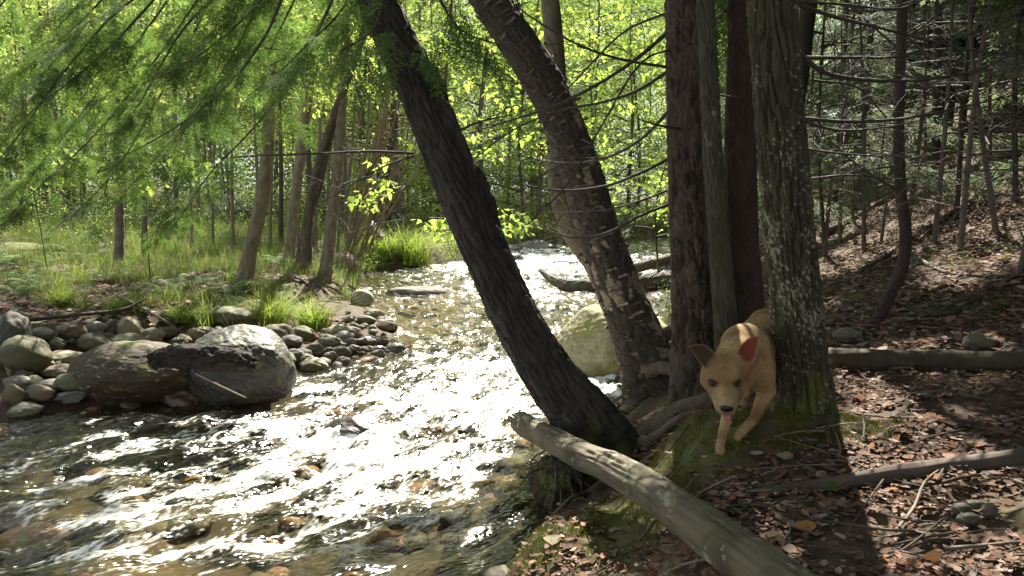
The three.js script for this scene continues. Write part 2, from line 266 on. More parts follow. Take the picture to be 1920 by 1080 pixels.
function farSpray(L) { // coarser spray for crowns far away or high up
  const pos = [], idx = [], add = (x, y, z, dx, dz, l, w) => { const k = pos.length / 3; pos.push(x - dz * w * 0.3, y, z + dx * w * 0.3, x + dx * l * 0.5 - dz * w, y - 0.03 * l, z + dz * l * 0.5 + dx * w, x + dx * l * 0.5 + dz * w, y - 0.03 * l, z + dz * l * 0.5 - dx * w, x + dx * l, y - l * 0.2, z + dz * l); idx.push(k, k + 1, k + 2, k + 1, k + 3, k + 2); };
  for (let i = 0; i < 8; i++) { const f = (i + 0.4) / 8; for (const s of [-1, 1]) { const a = rr(0.7, 1.05) * s, l = L * 0.5 * (1 - 0.7 * f) * rr(0.75, 1.2), dx = Math.cos(a), dz = Math.sin(a); add(L * f, -f * f * L * 0.22, 0, dx, dz, l, 0.013); for (const q of [0.5]) for (const e of [-1, 1]) { const b = a + e * 0.8; add(L * f + dx * l * q, -f * f * L * 0.22 - 0.05 * l, dz * l * q, Math.cos(b), Math.sin(b), l * 0.33, 0.008); } } }
  return geom(pos, idx);
}
function grassTuft(n, L, lean) {
  const pos = [], idx = [];
  for (let i = 0; i < n; i++) {
    const a = rr(0, 6.283), l = L * rr(0.5, 1.15), b = lean * rr(0.3, 1.3), w = 0.0026 * rr(0.7, 1.3), x = rr(-0.05, 0.05), z = rr(-0.05, 0.05), ca = Math.cos(a), sa = Math.sin(a), k = pos.length / 3;
    for (let j = 0; j <= 3; j++) { const f = j / 3, d = b * f * f * l, h = l * f * (1 - 0.35 * b * f), ww = w * (1 - f * 0.95); pos.push(x + ca * d - sa * ww, h, z + sa * d + ca * ww, x + ca * d + sa * ww, h, z + sa * d - ca * ww); }
    for (let j = 0; j < 3; j++) { const q = k + j * 2; idx.push(q, q + 1, q + 2, q + 1, q + 3, q + 2); }
  }
  return geom(pos, idx);
}
function fernGeo() {
  const pos = [], idx = [];
  for (let f = 0; f < 7; f++) {
    const a = f / 7 * 6.283 + rr(-0.3, 0.3), L = rr(0.35, 0.55), ca = Math.cos(a), sa = Math.sin(a);
    for (let i = 1; i < 16; i++) { const t = i / 16, d = L * t * 0.85, h = L * (t * 1.0 - 0.75 * t * t), l = 0.1 * Math.sin(Math.PI * Math.min(1, t * 0.9 + 0.12)) + 0.008; for (const s of [-1, 1]) { const k = pos.length / 3, x = ca * d, z = sa * d, wx = ca * 0.011, wz = sa * 0.011; pos.push(x - wx, h, z - wz, x + wx, h, z + wz, x - s * sa * l + ca * l * 0.35, h - l * 0.25, z + s * ca * l + sa * l * 0.35); idx.push(k, k + 1, k + 2); } }
  }
  return geom(pos, idx);
}
function deadLeaf() {
  const pos = [], idx = [], b = rr(0.05, 0.3), c = rr(-0.2, 0.35), N = 5;
  for (let i = 0; i <= N; i++) { const f = i / N, w = 0.5 * Math.pow(Math.sin(Math.PI * (f * 0.93 + 0.03)), 0.8) * 0.66 * rr(0.8, 1.2); for (const s of [-1, 0, 1]) pos.push((f - 0.5), 0.05 + b * (f - 0.5) ** 2 + (s ? c * w * 0.6 + rr(-0.04, 0.05) : 0), s * w); }
  for (let i = 0; i < N; i++) for (const s of [0, 1]) { const k = i * 3 + s; idx.push(k, k + 1, k + 3, k + 1, k + 4, k + 3); }
  return geom(pos, idx);
}
srand(77);
const G = {
  sprays: [needleSpray(0.22, 8, 0.024), needleSpray(0.25, 9, 0.025), needleSpray(0.18, 7, 0.022)], far: [farSpray(0.7), farSpray(0.6)],
  leaves: [leafCluster(11, 0.085, 0.22), leafCluster(9, 0.095, 0.2)], farLeaves: [leafCluster(74, 0.061, 0.5), leafCluster(82, 0.058, 0.55)], maple: [mapleCluster(8, 0.075, 0.15), mapleCluster(7, 0.085, 0.15)],
  grass: [grassTuft(16, 0.22, 0.7), grassTuft(14, 0.17, 1.0), grassTuft(18, 0.3, 0.9)], tuft: grassTuft(260, 0.26, 1.0), fern: [fernGeo(), fernGeo()], moss: grassTuft(7, 0.014, 0.9), dead: [deadLeaf(), deadLeaf(), deadLeaf(), deadLeaf(), deadLeaf()],
};
G.moss.scale(0.32, 1, 0.32);

// ---------------------------------------------------------------- bark
const furrow = (A, f, fy, fine = 0.25) => (a, l, r, p, ca, sa) => { const R0 = Math.max(r, 0.03), n = noise(ca * R0 * f + 0.3 * noise(ca * 4, sa * 4, l * 9), sa * R0 * f, l * fy), m = noise(ca * R0 * f * 2.4, sa * R0 * f * 2.4, l * fy * 3.2); return A * (sst(0.0, 0.2, Math.abs(n)) - 0.7 + m * 0.45) + A * fine * noise(ca * R0 * 190, sa * R0 * 190, l * 70); };
const flare = (d, h, amt, lobes, ph = 0) => (a, l, r) => { const k = Math.exp(-l / h); return d ? r * amt * k * (0.45 + 0.55 * Math.cos(a * lobes + ph)) : 0; };
const both = (...f) => (...a) => f.reduce((s, g) => s + g(...a), 0);
const barkCol = (base, vary = 0.35, lichen = 0, lichCol = [0.3, 0.3, 0.25], mossTop = -9, low = [0.085, 0.1, 0.022]) => (a, l, r, p) => {
  const v = 1 + vary * noise(p.x * 16, p.y * 9, p.z * 16) + vary * 0.7 * noise(p.x * 60, p.y * 34, p.z * 60); let c = [base[0] * v, base[1] * v, base[2] * v];
  if (lichen) { const q = noise(p.x * 34, p.y * 20, p.z * 34) + 0.8 * noise(p.x * 5, p.y * 3.2, p.z * 5) + lichen - 1; if (q > 0) c = mix3(c, lichCol, clamp(q * 5) * 0.85); }
  if (mossTop > -9) { const q = clamp((mossTop - p.y) * 5 + 1.6 * noise(p.x * 11, p.y * 8, p.z * 11)); c = mix3(c, low, q * 0.92); }
  return c;
};
const BROWN = [0.06, 0.047, 0.036], GREYB = [0.1, 0.088, 0.07], DARK = [0.036, 0.031, 0.027];

function twiggy(pts, r0, r1, nTwig, len, col = barkCol([0.05, 0.042, 0.035], 0.3), droop = 0.1) { // a branch with dead side twigs, one skin
  const gs = [tube(pts, [r0, (r0 + r1) * 0.5, r1], { n: 7, step: 0.05, col, disp: (a, l, r, p, ca, sa) => r * 0.25 * noise(ca * 2, sa * 2, l * 22) })];
  const curve = new THREE.CatmullRomCurve3(pts, false, 'centripetal');
  for (let i = 0; i < nTwig; i++) {
    const t = rr(0.15, 0.98), p = curve.getPoint(t), T = curve.getTangent(t), l = len * rr(0.4, 1.2), side = randDir(); side.addScaledVector(T, -side.dot(T)).normalize();
    const d = T.clone().multiplyScalar(rr(0.4, 1)).addScaledVector(side, rr(0.5, 1)).normalize(), p1 = p.clone().addScaledVector(d, l * 0.5).add(V(0, rr(-0.05, 0.03) * l, 0)), p2 = p1.clone().addScaledVector(d, l * 0.5).add(V(rr(-0.1, 0.1) * l, -droop * l * rr(0, 2), rr(-0.1, 0.1) * l));
    gs.push(tube([p, p1, p2], [Math.max(0.0022, r1 * 0.7), 0.002, 0.0012], { n: 4, step: 0.06, col, cap: false }));
    for (let k = 0; k < 3; k++) { const q = p1.clone().lerp(p2, rr(-0.8, 0.8)), e = d.clone().add(randDir().multiplyScalar(0.9)).normalize(), ll = l * rr(0.2, 0.5); gs.push(tube([q, q.clone().addScaledVector(e, ll * 0.5).add(V(0, -0.01, 0)), q.clone().addScaledVector(e, ll).add(V(0, -0.06 * ll, 0))], [0.0018, 0.0015, 0.001], { n: 3, step: 0.1, col, cap: false })); }
  }
  return mergeGeometries(gs);
}
const needleCols = [[0.1, 0.175, 0.035], [0.075, 0.14, 0.03], [0.14, 0.215, 0.04], [0.065, 0.115, 0.03]];
const leafCols = [[0.27, 0.37, 0.075], [0.33, 0.43, 0.085], [0.19, 0.29, 0.065], [0.4, 0.47, 0.1]];
const tint = (cs, v = 0.2) => { const c = pick(cs), k = 1 + rr(-v, v); return [c[0] * k, c[1] * k, c[2] * k]; };
// a living hemlock bough: woody part plus sprays of needles on it
function bough(root, pts, r0, dens = 1, sizeK = 1, width = 0.42) {
  const b = part('bough', twiggy(pts, r0, 0.003, 6, 0.2), M.bark, root), curve = new THREE.CatmullRomCurve3(pts, false, 'centripetal'), L = curve.getLength(), lists = [[], [], []];
  const steps = Math.ceil(L / 0.085 * dens);
  for (let i = 0; i < steps; i++) {
    const t = 0.1 + 0.9 * (i + R()) / steps, p = curve.getPoint(Math.min(1, t)), T = curve.getTangent(Math.min(1, t)).normalize(), side = T.clone().cross(V(0, 1, 0)).normalize();
    for (const s of [-1, 1]) {
      const reach = width * Math.sin(Math.PI * Math.min(1, 0.25 + t * 0.72)) * rr(0.3, 1.1), d = side.clone().multiplyScalar(s * rr(0.5, 1)).addScaledVector(T, rr(0.5, 1)).normalize();
      for (let q = 0; q < reach; q += 0.17) { const o = p.clone().addScaledVector(d, q).add(V(rr(-0.03, 0.03), -0.25 * q * q - rr(0, 0.05), rr(-0.03, 0.03))), dd = d.clone().add(V(rr(-0.4, 0.4), rr(-0.6, 0.05), rr(-0.4, 0.4))); if (noise(o.x * 2.6, o.y * 2.6, o.z * 2.6 + 4) < -0.12) continue; lists[Math.floor(R() * 3)].push({ m: basis(o, dd, V(rr(-0.6, 0.6), 1, rr(-0.6, 0.6)), sizeK * rr(0.7, 1.25)), c: tint(needleCols, 0.3) }); }
    }
  }
  lists.forEach((l, i) => l.length && scatter('needle_sprays', G.sprays[i], M.needle, l, b));
  return b;
}
// crown of a hemlock: tiers of drooping boughs round the stem; gaps are left where the photograph shows sun below
function hemlockCrown(root, stem, y0, y1, R0, R1, n, sizeK, colors = needleCols, keepGaps = true) {
  const sticks = [], items = [[], []], curve = new THREE.CatmullRomCurve3(stem, false, 'centripetal');
  const atY = y => { let lo = 0, hi = 1; for (let i = 0; i < 18; i++) { const m = (lo + hi) / 2; curve.getPoint(m).y < y ? lo = m : hi = m; } return curve.getPoint(lo); };
  for (let i = 0; i < n; i++) {
    const f = (i + R()) / n, y = mix(y0, y1, f), c = atY(y), a = i * 2.4 + rr(-0.4, 0.4), L = mix(R0, R1, f) * rr(0.6, 1.15), d = V(Math.cos(a), 0, Math.sin(a)), pts = [c, c.clone().addScaledVector(d, L * 0.4).add(V(0, 0.06 * L, 0)), c.clone().addScaledVector(d, L * 0.8).add(V(0, -0.1 * L, 0)), c.clone().addScaledVector(d, L).add(V(0, -0.28 * L, 0))];
    sticks.push(tube(pts, [0.012 + 0.006 * L, 0.009, 0.005, 0.003], { n: 4, step: L / 5, col: barkCol([0.05, 0.042, 0.034]), cap: false }));
    const bc = new THREE.CatmullRomCurve3(pts, false, 'centripetal'), side = d.clone().cross(V(0, 1, 0)), m = Math.ceil(L / 0.15 / sizeK);
    for (let k = 1; k <= m; k++) { const t = 0.15 + 0.85 * k / m, p = bc.getPoint(t); for (const s of [-1, 0, 1]) { const wd = 0.4 * L * (1.05 - t) * rr(0, 1), q = p.clone().addScaledVector(side, s * wd).add(V(0, -wd * 0.25 - rr(0, 0.08), 0)); const sd = d.clone().addScaledVector(side, s * rr(0.3, 1)).add(V(0, rr(-0.5, 0), 0)).normalize(); if (keepGaps && [0, 0.3, 0.6].some(e => blocksSun(q.clone().addScaledVector(sd, e * sizeK)))) continue; items[k & 1].push({ m: basis(q, sd, V(rr(-0.35, 0.35), 1, rr(-0.35, 0.35)), sizeK * rr(0.75, 1.25)), c: tint(colors, 0.3) }); } }
  }
  const b = part('branches', mergeGeometries(sticks), M.bark, root); b.userData.kind = 'stuff';
  items.forEach((l, i) => l.length && scatter('crown', G.far[i], M.needle, l, root));
}
// crown of a broadleaf tree: clumps of leaves round the ends of limbs
function leafCrown(root, blobs, geo, sizeK, colors = leafCols, keepGaps = true) {
  const items = [];
  for (const [c, r, n] of blobs) for (let i = 0; i < n; i++) { const d = randDir(), k = Math.pow(R(), 0.45), p = V(c.x + d.x * r[0] * k, c.y + d.y * r[1] * k, c.z + d.z * r[2] * k); if (p.y < Hg(p.x, -p.z) + 0.15 || (keepGaps && blocksSun(p, sizeK * (geo === G.leaves[0] || geo === G.leaves[1] ? 0.2 : 0.45)))) continue; items.push({ m: basis(p, V(rr(-1, 1), rr(-0.3, 0.1), rr(-1, 1)), V(rr(-0.3, 0.3), 1, rr(-0.3, 0.3)), sizeK * rr(0.7, 1.3)), c: tint(colors, 0.25) }); }
  if (items.length) scatter('crown', geo, M.leaf, items, root);
}
console.log('shapes');

// ---------------------------------------------------------------- foreground trees
srand(101);
function trunkPx(list) { return list.map(([px, py, s]) => at(px, py, s)); }
{ // leaning dark trunk over the stream
  const base = P(0.56, 3.86, -0.12), px = trunkPx([[1100, 790, 3.86], [1040, 715, 3.9], [975, 610, 3.95], [905, 460, 4.0], [845, 310, 4.05], [780, 150, 4.1], [705, -10, 4.15]]);
  const pts = [base, ...px]; let e = px[6].clone().sub(px[5]).normalize(); for (let i = 1; i <= 4; i++) { e = e.clone().add(V(0.06, 0.1, 0)).normalize(); pts.push(pts[pts.length - 1].clone().addScaledVector(e, 1.3)); }
  const t = thing('leaning_hemlock', 'dark furrowed trunk leaning out over the water behind the fallen grey log', 'tree', base);
  part('trunk', tube(pts, [0.19, 0.142, 0.126, 0.118, 0.115, 0.11, 0.104, 0.098, 0.09, 0.08, 0.06, 0.03], { n: 110, step: 0.011, disp: both(furrow(0.017, 34, 5), flare(1, 0.3, 0.6, 3), (a, l, r, p, ca, sa) => 0.03 * sst(0.36, 0.6, noise(ca * 1.6, sa * 1.6, l * 2.1 + 3)) + 0.02 * noise(ca, sa, l * 1.3)), col: barkCol([0.038, 0.033, 0.029], 0.4, 0.22, [0.13, 0.12, 0.105], 0.36) }), M.bark, t);
  for (const [list, r] of [[[[775, 288, 4.05], [700, 284, 3.95], [600, 288, 3.9], [480, 292, 3.9], [430, 296, 3.95]], 0.008], [[[778, 292, 4.05], [720, 312, 3.9], [645, 355, 3.8], [600, 380, 3.8]], 0.005], [[[832, 410, 4.05], [770, 410, 4.4], [690, 425, 4.8], [650, 440, 5.0]], 0.006], [[[812, 370, 4.05], [760, 385, 4.4], [700, 420, 4.8]], 0.005], [[[850, 250, 4.05], [900, 228, 3.9], [960, 215, 3.8]], 0.008]])
    part('dead_branch', twiggy(trunkPx(list), r, 0.003, 5, 0.25), M.deadwood, t);
  const top = new THREE.CatmullRomCurve3(pts, false, 'centripetal');
  const B = [[0.66, [[560, -60, 4.6], [490, 80, 4.9], [390, 195, 5.2], [285, 265, 5.4], [215, 300, 5.5]], 0.013, 1.0], [0.7, [[450, -60, 5.0], [340, 60, 5.4], [270, 180, 5.8], [215, 260, 6.0]], 0.012, 1.0], [0.63, [[650, -40, 4.5], [570, 110, 4.7], [480, 235, 5.0], [390, 330, 5.2], [330, 420, 5.4]], 0.011, 0.9],
    [0.78, [[330, -140, 5.2], [210, -20, 5.4], [120, 70, 5.6], [40, 130, 5.8]], 0.012, 1.0], [0.74, [[380, -120, 4.9], [270, 20, 5.1], [160, 130, 5.3], [70, 200, 5.4], [-10, 270, 5.5]], 0.012, 1.0], [0.72, [[430, -100, 5.4], [300, 100, 6.0], [180, 250, 6.4], [80, 345, 6.6], [20, 400, 6.7]], 0.012, 1.0], [0.68, [[520, -60, 5.4], [420, 130, 6.0], [280, 310, 6.6], [170, 430, 6.9]], 0.012, 0.9],
    [0.62, [[690, -60, 4.2], [640, 20, 4.1], [570, 90, 4.0], [520, 140, 4.0]], 0.009, 1.0], [0.6, [[740, -60, 3.9], [720, 0, 3.75], [700, 55, 3.7], [640, 95, 3.65]], 0.008, 1.0], [0.64, [[800, -70, 3.9], [830, 10, 3.75], [870, 60, 3.7], [940, 85, 3.7]], 0.008, 0.9], [0.82, [[180, -200, 6.0], [60, -60, 6.2], [-40, 60, 6.4], [-120, 160, 6.5]], 0.012, 0.9], [0.8, [[300, -160, 6.6], [100, 60, 7.2], [-20, 200, 7.5]], 0.012, 0.9], [0.67, [[590, -80, 5.4], [520, 60, 6.2], [440, 160, 6.8], [380, 300, 7.2]], 0.011, 0.9], [0.73, [[420, -60, 6.0], [300, 180, 7.0], [200, 340, 7.6], [90, 440, 7.9]], 0.012, 0.9], [0.71, [[470, -40, 6.2], [380, 200, 7.2], [330, 340, 7.6], [290, 450, 7.9]], 0.011, 0.8], [0.76, [[360, -80, 6.0], [200, 150, 7.0], [90, 290, 7.5], [0, 380, 7.8]], 0.012, 1.0], [0.69, [[520, -40, 5.0], [430, 60, 5.2], [330, 130, 5.4], [230, 170, 5.5]], 0.011, 1.0], [0.77, [[350, -100, 5.0], [200, 40, 5.2], [100, 160, 5.3], [30, 260, 5.4], [-30, 330, 5.5]], 0.011, 1.0]];
  for (const [f, list, r, d] of B) bough(t, [top.getPoint(f), ...trunkPx(list)], r, d);
}
{ // leaning yellow-birch
  const base = P(1.12, 5.72, -0.1), px = trunkPx([[1205, 650, 5.72], [1168, 560, 5.72], [1125, 440, 5.75], [1085, 310, 5.8], [1030, 175, 5.85], [945, 40, 5.9], [880, -60, 5.95]]), pts = [base, ...px, at(770, -260, 6.0), at(690, -480, 6.1)];
  const t = thing('leaning_birch', 'leaning birch with peeling papery bark rising behind the mossy boulder', 'tree', base);
  const peel = (a, l, r, p, ca, sa) => { const [d1, d2] = cells(l * 9 + 0.4 * noise(ca * 3, sa * 3, l * 3), a * 3.2); return 0.012 * sst(0, 0.25, d2 - d1) + 0.012 * noise(ca * 4, sa * 4, l * 22) - 0.01; };
  part('trunk', tube(pts, [0.21, 0.185, 0.165, 0.155, 0.15, 0.145, 0.138, 0.13, 0.1, 0.05], { n: 90, step: 0.014, disp: both(peel, flare(1, 0.35, 0.45, 3, 1)), col: (a, l, r, p, d) => { const [, , id] = cells(l * 9 + 0.4 * noise(Math.cos(a) * 3, Math.sin(a) * 3, l * 3), a * 3.2), n = noise(p.x * 5, p.y * 4, p.z * 5) + 0.5 * noise(p.x * 21, p.y * 40, p.z * 21), q = clamp((id / 255 - 0.68 + n * 0.75 - 0.5 * Math.abs(p.y - 1.05) + 0.1) * 4), v = 1 + 0.5 * noise(p.x * 60, p.y * 50, p.z * 60); return mix3([0.055 * v, 0.045 * v, 0.035 * v], [0.3 * v, 0.24 * v, 0.17 * v], q); } }), M.bark, t);
  const fl = []; const curve = new THREE.CatmullRomCurve3(pts.slice(0, 8), false, 'centripetal');
  for (let i = 0; i < 300; i++) { const f = Math.pow(R(), 0.8), p = curve.getPoint(f), T = curve.getTangent(f), a = rr(0, 6.28), s = V(Math.cos(a), 0, Math.sin(a)); s.addScaledVector(T, -s.dot(T)).normalize(); const w = rr(0.02, 0.09), r = mix(0.18, 0.14, f), B = T.clone().cross(s), pos = [], idx = []; const up = rr(0.005, 0.02); for (let k = 0; k < 4; k++) { const g = k / 3, o = r + 0.004 + 0.035 * g * g * rr(0.5, 1.2); for (const e of [0, 1]) { const q = p.clone().addScaledVector(s, o).addScaledVector(B, (g - 0.5) * w).addScaledVector(T, e * up); pos.push(q.x, q.y, q.z); } if (k < 3) idx.push(k * 2, k * 2 + 1, k * 2 + 2, k * 2 + 1, k * 2 + 3, k * 2 + 2); } const c = pick([[0.14, 0.11, 0.08], [0.08, 0.06, 0.04], f < 0.4 ? [0.3, 0.24, 0.18] : [0.1, 0.08, 0.06]]); fl.push(geom(pos, idx, pos.map((_, k) => c[k % 3]))); }
  part('bark_curls', mergeGeometries(fl), std({ side: THREE.DoubleSide }), t).userData.kind = 'stuff';
  for (const list of [[[1230, 640, 5.7], [1262, 622, 5.75], [1300, 640, 5.8], [1330, 665, 5.85]], [[1215, 700, 5.6], [1240, 690, 5.4], [1270, 700, 5.2], [1285, 720, 5.1]], [[1218, 690, 5.65], [1205, 725, 5.6], [1210, 755, 5.55]]]) part('root', tube(trunkPx(list), [0.06, 0.05, 0.035, 0.02], { n: 24, step: 0.02, disp: furrow(0.01, 60, 8), col: barkCol([0.08, 0.062, 0.045], 0.4) }), M.bark, t);
  const px2 = trunkPx([[1165, 600, 6.3], [1120, 500, 6.3], [1072, 430, 6.35], [1046, 340, 6.4], [1048, 230, 6.5], [1042, 120, 6.6], [1030, -20, 6.7], [1015, -250, 6.8]]), b2 = P(1.3, 6.25, -0.1);
  const t2 = thing('birch_stem', 'thin mossy birch stem curving up behind the leaning birch', 'tree', b2);
  part('trunk', tube([b2, ...px2], [0.12, 0.11, 0.1, 0.09, 0.085, 0.08, 0.08, 0.078, 0.06], { n: 40, step: 0.025, disp: furrow(0.007, 60, 14), col: barkCol([0.13, 0.11, 0.07], 0.4, 0.5, [0.26, 0.22, 0.14], 0.7) }), M.bark, t2);
}
const RIGHT = [ // four trunks on the right bank
  ['scaly_spruce', 'reddish brown trunk with loose scaly bark behind the dog, on the birch side', [[1302, 640, 3.95], [1296, 500, 3.95], [1288, 300, 3.98], [1284, 100, 4.0], [1282, -20, 4.0], [1282, -400, 4.1], [1290, -900, 4.2]], [1.0, 3.95], [0.14, 0.105, 0.097, 0.091, 0.089, 0.087, 0.08, 0.05], [0.075, 0.055, 0.043], 'scale'],
  ['grey_hemlock', 'grey-green smooth trunk between the scaly trunk and the dark reddish trunk', [[1362, 640, 3.75], [1352, 500, 3.75], [1337, 300, 3.75], [1328, 100, 3.75], [1322, -20, 3.75], [1318, -400, 3.8], [1315, -900, 3.9]], [1.1, 3.8], [0.08, 0.054, 0.05, 0.044, 0.041, 0.04, 0.036, 0.025], [0.07, 0.064, 0.044], 'fine'],
  ['red_hemlock', 'dark reddish trunk standing right behind the dog', [[1400, 620, 4.1], [1392, 480, 4.1], [1388, 300, 4.1], [1392, 100, 4.1], [1392, -20, 4.1], [1395, -400, 4.2], [1395, -900, 4.2]], [1.27, 4.12], [0.13, 0.098, 0.088, 0.08, 0.074, 0.07, 0.06, 0.04], [0.05, 0.034, 0.026], 'fine'],
  ['ash_tree', 'deeply furrowed lichen-specked trunk with mossy foot, hiding the rear of the dog', [[1508, 760, 2.98], [1500, 660, 2.98], [1484, 480, 2.98], [1468, 300, 2.98], [1455, 130, 2.98], [1447, -10, 2.98], [1440, -400, 3.0], [1445, -1100, 3.05]], [1.14, 2.98], [0.135, 0.103, 0.094, 0.088, 0.085, 0.083, 0.082, 0.07, 0.05], [0.052, 0.047, 0.027], 'deep'],
];
const right = {};
for (const [name, label, list, [bx, bs], rad, c, kind] of RIGHT) {
  const base = P(bx, bs, -0.1), t = right[name] = thing(name, label, 'tree', base), pts = [base, ...trunkPx(list)];
  const scale = (a, l, r, p, ca, sa) => { const [d1, d2, id] = cells(a * 5.1 + 0.5 * noise(ca * 3, sa * 3, l * 6), l * 13); return 0.013 * sst(0.03, 0.16, d2 - d1) + 0.008 * (id / 255) * sst(0, 0.3, d1) - 0.011 + 0.003 * noise(ca * 15, sa * 15, l * 60); };
  const disp = kind === 'scale' ? both(scale, flare(1, 0.22, 0.5, 3, 2)) : kind === 'deep' ? both(furrow(0.02, 44, 5.5, 0.25), flare(1, 0.13, 0.35, 4, 0.6)) : both(furrow(0.009, 60, 9, 0.4), flare(1, 0.2, 0.4, 3));
  const deepCol = barkCol(c, 0.4, 0, undefined, 0.78), lc = kind === 'deep' ? (a, l, r, p, d) => { const b = deepCol(a, l, r, p), q = noise(p.x * 95, p.y * 70, p.z * 95) + 0.5 * noise(p.x * 9, p.y * 6, p.z * 9) - 0.16 - 0.5 * Math.abs(p.y - 1.25); return q > 0 ? mix3(b, [0.3, 0.29, 0.22], clamp(q * 6)) : b; } : kind === 'fine' ? barkCol(c, 0.4, name === 'grey_hemlock' ? 0.22 : 0, [0.3, 0.29, 0.24], 0.62) : ((base) => (a, l, r, p, d) => { const q = base(a, l, r, p), [, , id] = cells(a * 5.1 + 0.5 * noise(Math.cos(a) * 3, Math.sin(a) * 3, l * 6), l * 13), k = id < 60 ? 0.42 : 0.8 + 0.55 * id / 255; return [q[0] * k, q[1] * k, q[2] * k]; })(barkCol(c, 0.45, 0, undefined, 0.5));
  part('trunk', tube(pts, rad, { n: kind === 'deep' ? 150 : 96, step: 0.011, disp, col: lc }), M.bark, t);
}
{ // dead lower branches of the right-bank trees
  const S = 'scaly_spruce', A = 'ash_tree', N = 'red_hemlock';
  for (const [who, list, r, tw] of [[S, [[1262, 52, 4.0], [1180, 120, 4.1], [1060, 190, 4.3], [950, 228, 4.5], [850, 258, 4.6]], 0.012, 12], [S, [[1262, 128, 4.0], [1190, 172, 4.1], [1120, 194, 4.2], [1050, 207, 4.4], [960, 245, 4.6], [885, 300, 4.8], [820, 340, 5]], 0.01, 12], [S, [[1264, 128, 4.0], [1160, 110, 3.9], [1080, 82, 3.8], [1000, 35, 3.8], [960, 5, 3.8]], 0.008, 9], [S, [[1264, 292, 4.0], [1200, 325, 4.0], [1130, 350, 4.1], [1050, 357, 4.2], [980, 346, 4.3], [905, 326, 4.4]], 0.01, 10], [S, [[1266, 352, 4.0], [1190, 380, 4.1], [1130, 394, 4.3], [1040, 400, 4.5]], 0.007, 8], [S, [[1268, 378, 4.0], [1200, 405, 4.0], [1140, 436, 4.1], [1090, 446, 4.2], [1050, 440, 4.2], [1000, 420, 4.3]], 0.009, 9], [S, [[1275, 242, 3.9], [1240, 236, 3.7], [1198, 224, 3.6]], 0.009, 1], [S, [[1262, 200, 4.0], [1200, 262, 4.3], [1130, 298, 4.6], [1050, 305, 4.9], [960, 290, 5.2]], 0.011, 10], [S, [[1262, 20, 4.0], [1170, 60, 4.3], [1080, 150, 4.6], [1000, 230, 5.0]], 0.008, 9], [S, [[1264, 90, 4.0], [1200, 120, 3.8], [1120, 250, 3.8], [1060, 350, 3.9], [990, 420, 4]], 0.006, 6], [S, [[1290, 470, 3.85], [1250, 500, 4.2], [1190, 540, 4.5]], 0.005, 5],
    [A, [[1500, 100, 2.98], [1540, 133, 3.0], [1620, 150, 3.1], [1740, 148, 3.3], [1830, 132, 3.4], [1920, 92, 3.5], [2040, 40, 3.7]], 0.011, 10], [A, [[1505, 222, 2.98], [1580, 228, 3.1], [1680, 224, 3.2], [1780, 206, 3.4], [1860, 188, 3.5], [1960, 165, 3.6]], 0.0085, 10], [A, [[1507, 228, 2.98], [1570, 244, 3.1], [1650, 240, 3.3], [1730, 226, 3.5]], 0.0065, 6], [A, [[1490, 6, 2.98], [1560, 30, 3.2], [1640, 50, 3.4], [1760, 80, 3.7], [1850, 98, 3.9], [1930, 100, 4]], 0.009, 10], [A, [[1495, 2, 2.98], [1580, 8, 3.2], [1690, 15, 3.4], [1760, -20, 3.6]], 0.006, 6], [A, [[1515, 280, 2.98], [1570, 287, 3.2], [1650, 292, 3.5], [1720, 284, 3.8]], 0.005, 6], [A, [[1500, 108, 3.0], [1600, 108, 3.4], [1690, 105, 3.8], [1740, 88, 4.0], [1830, 60, 4.2], [1930, 28, 4.4]], 0.008, 9], [A, [[1520, 150, 3.0], [1610, 165, 3.3], [1640, 195, 3.4], [1668, 228, 3.5]], 0.005, 4], [A, [[1524, 132, 3.0], [1523, 165, 2.98], [1506, 205, 2.95]], 0.005, 1], [A, [[1520, 335, 3.0], [1600, 328, 3.8], [1700, 335, 4.6], [1800, 320, 5]], 0.005, 7],
    [N, [[1400, 185, 4.1], [1360, 180, 3.9], [1330, 172, 3.8]], 0.008, 0], [N, [[1415, 300, 4.1], [1440, 370, 4.6], [1420, 420, 5]], 0.006, 3], [N, [[1360, 20, 4.1], [1330, 45, 4.3], [1290, 80, 4.6]], 0.01, 3]])
    part('dead_branch', twiggy(trunkPx(list), r, 0.003, tw, 0.3), M.deadwood, right[who]);
  for (const [who, y0, y1, R0] of [[S, 3.9, 9, 2.0], ['grey_hemlock', 4.2, 9.5, 1.7], [N, 4, 10, 2.0], [A, 4.3, 10, 2.2]]) { const o = right[who]; hemlockCrown(o, [o.position.clone(), ...trunkPx(RIGHT.find(q => q[0] === who)[2])].concat([V(o.position.x + 0.2, 12, o.position.z)]), y0, y1, R0, 0.5, 34, 1.0); }
}
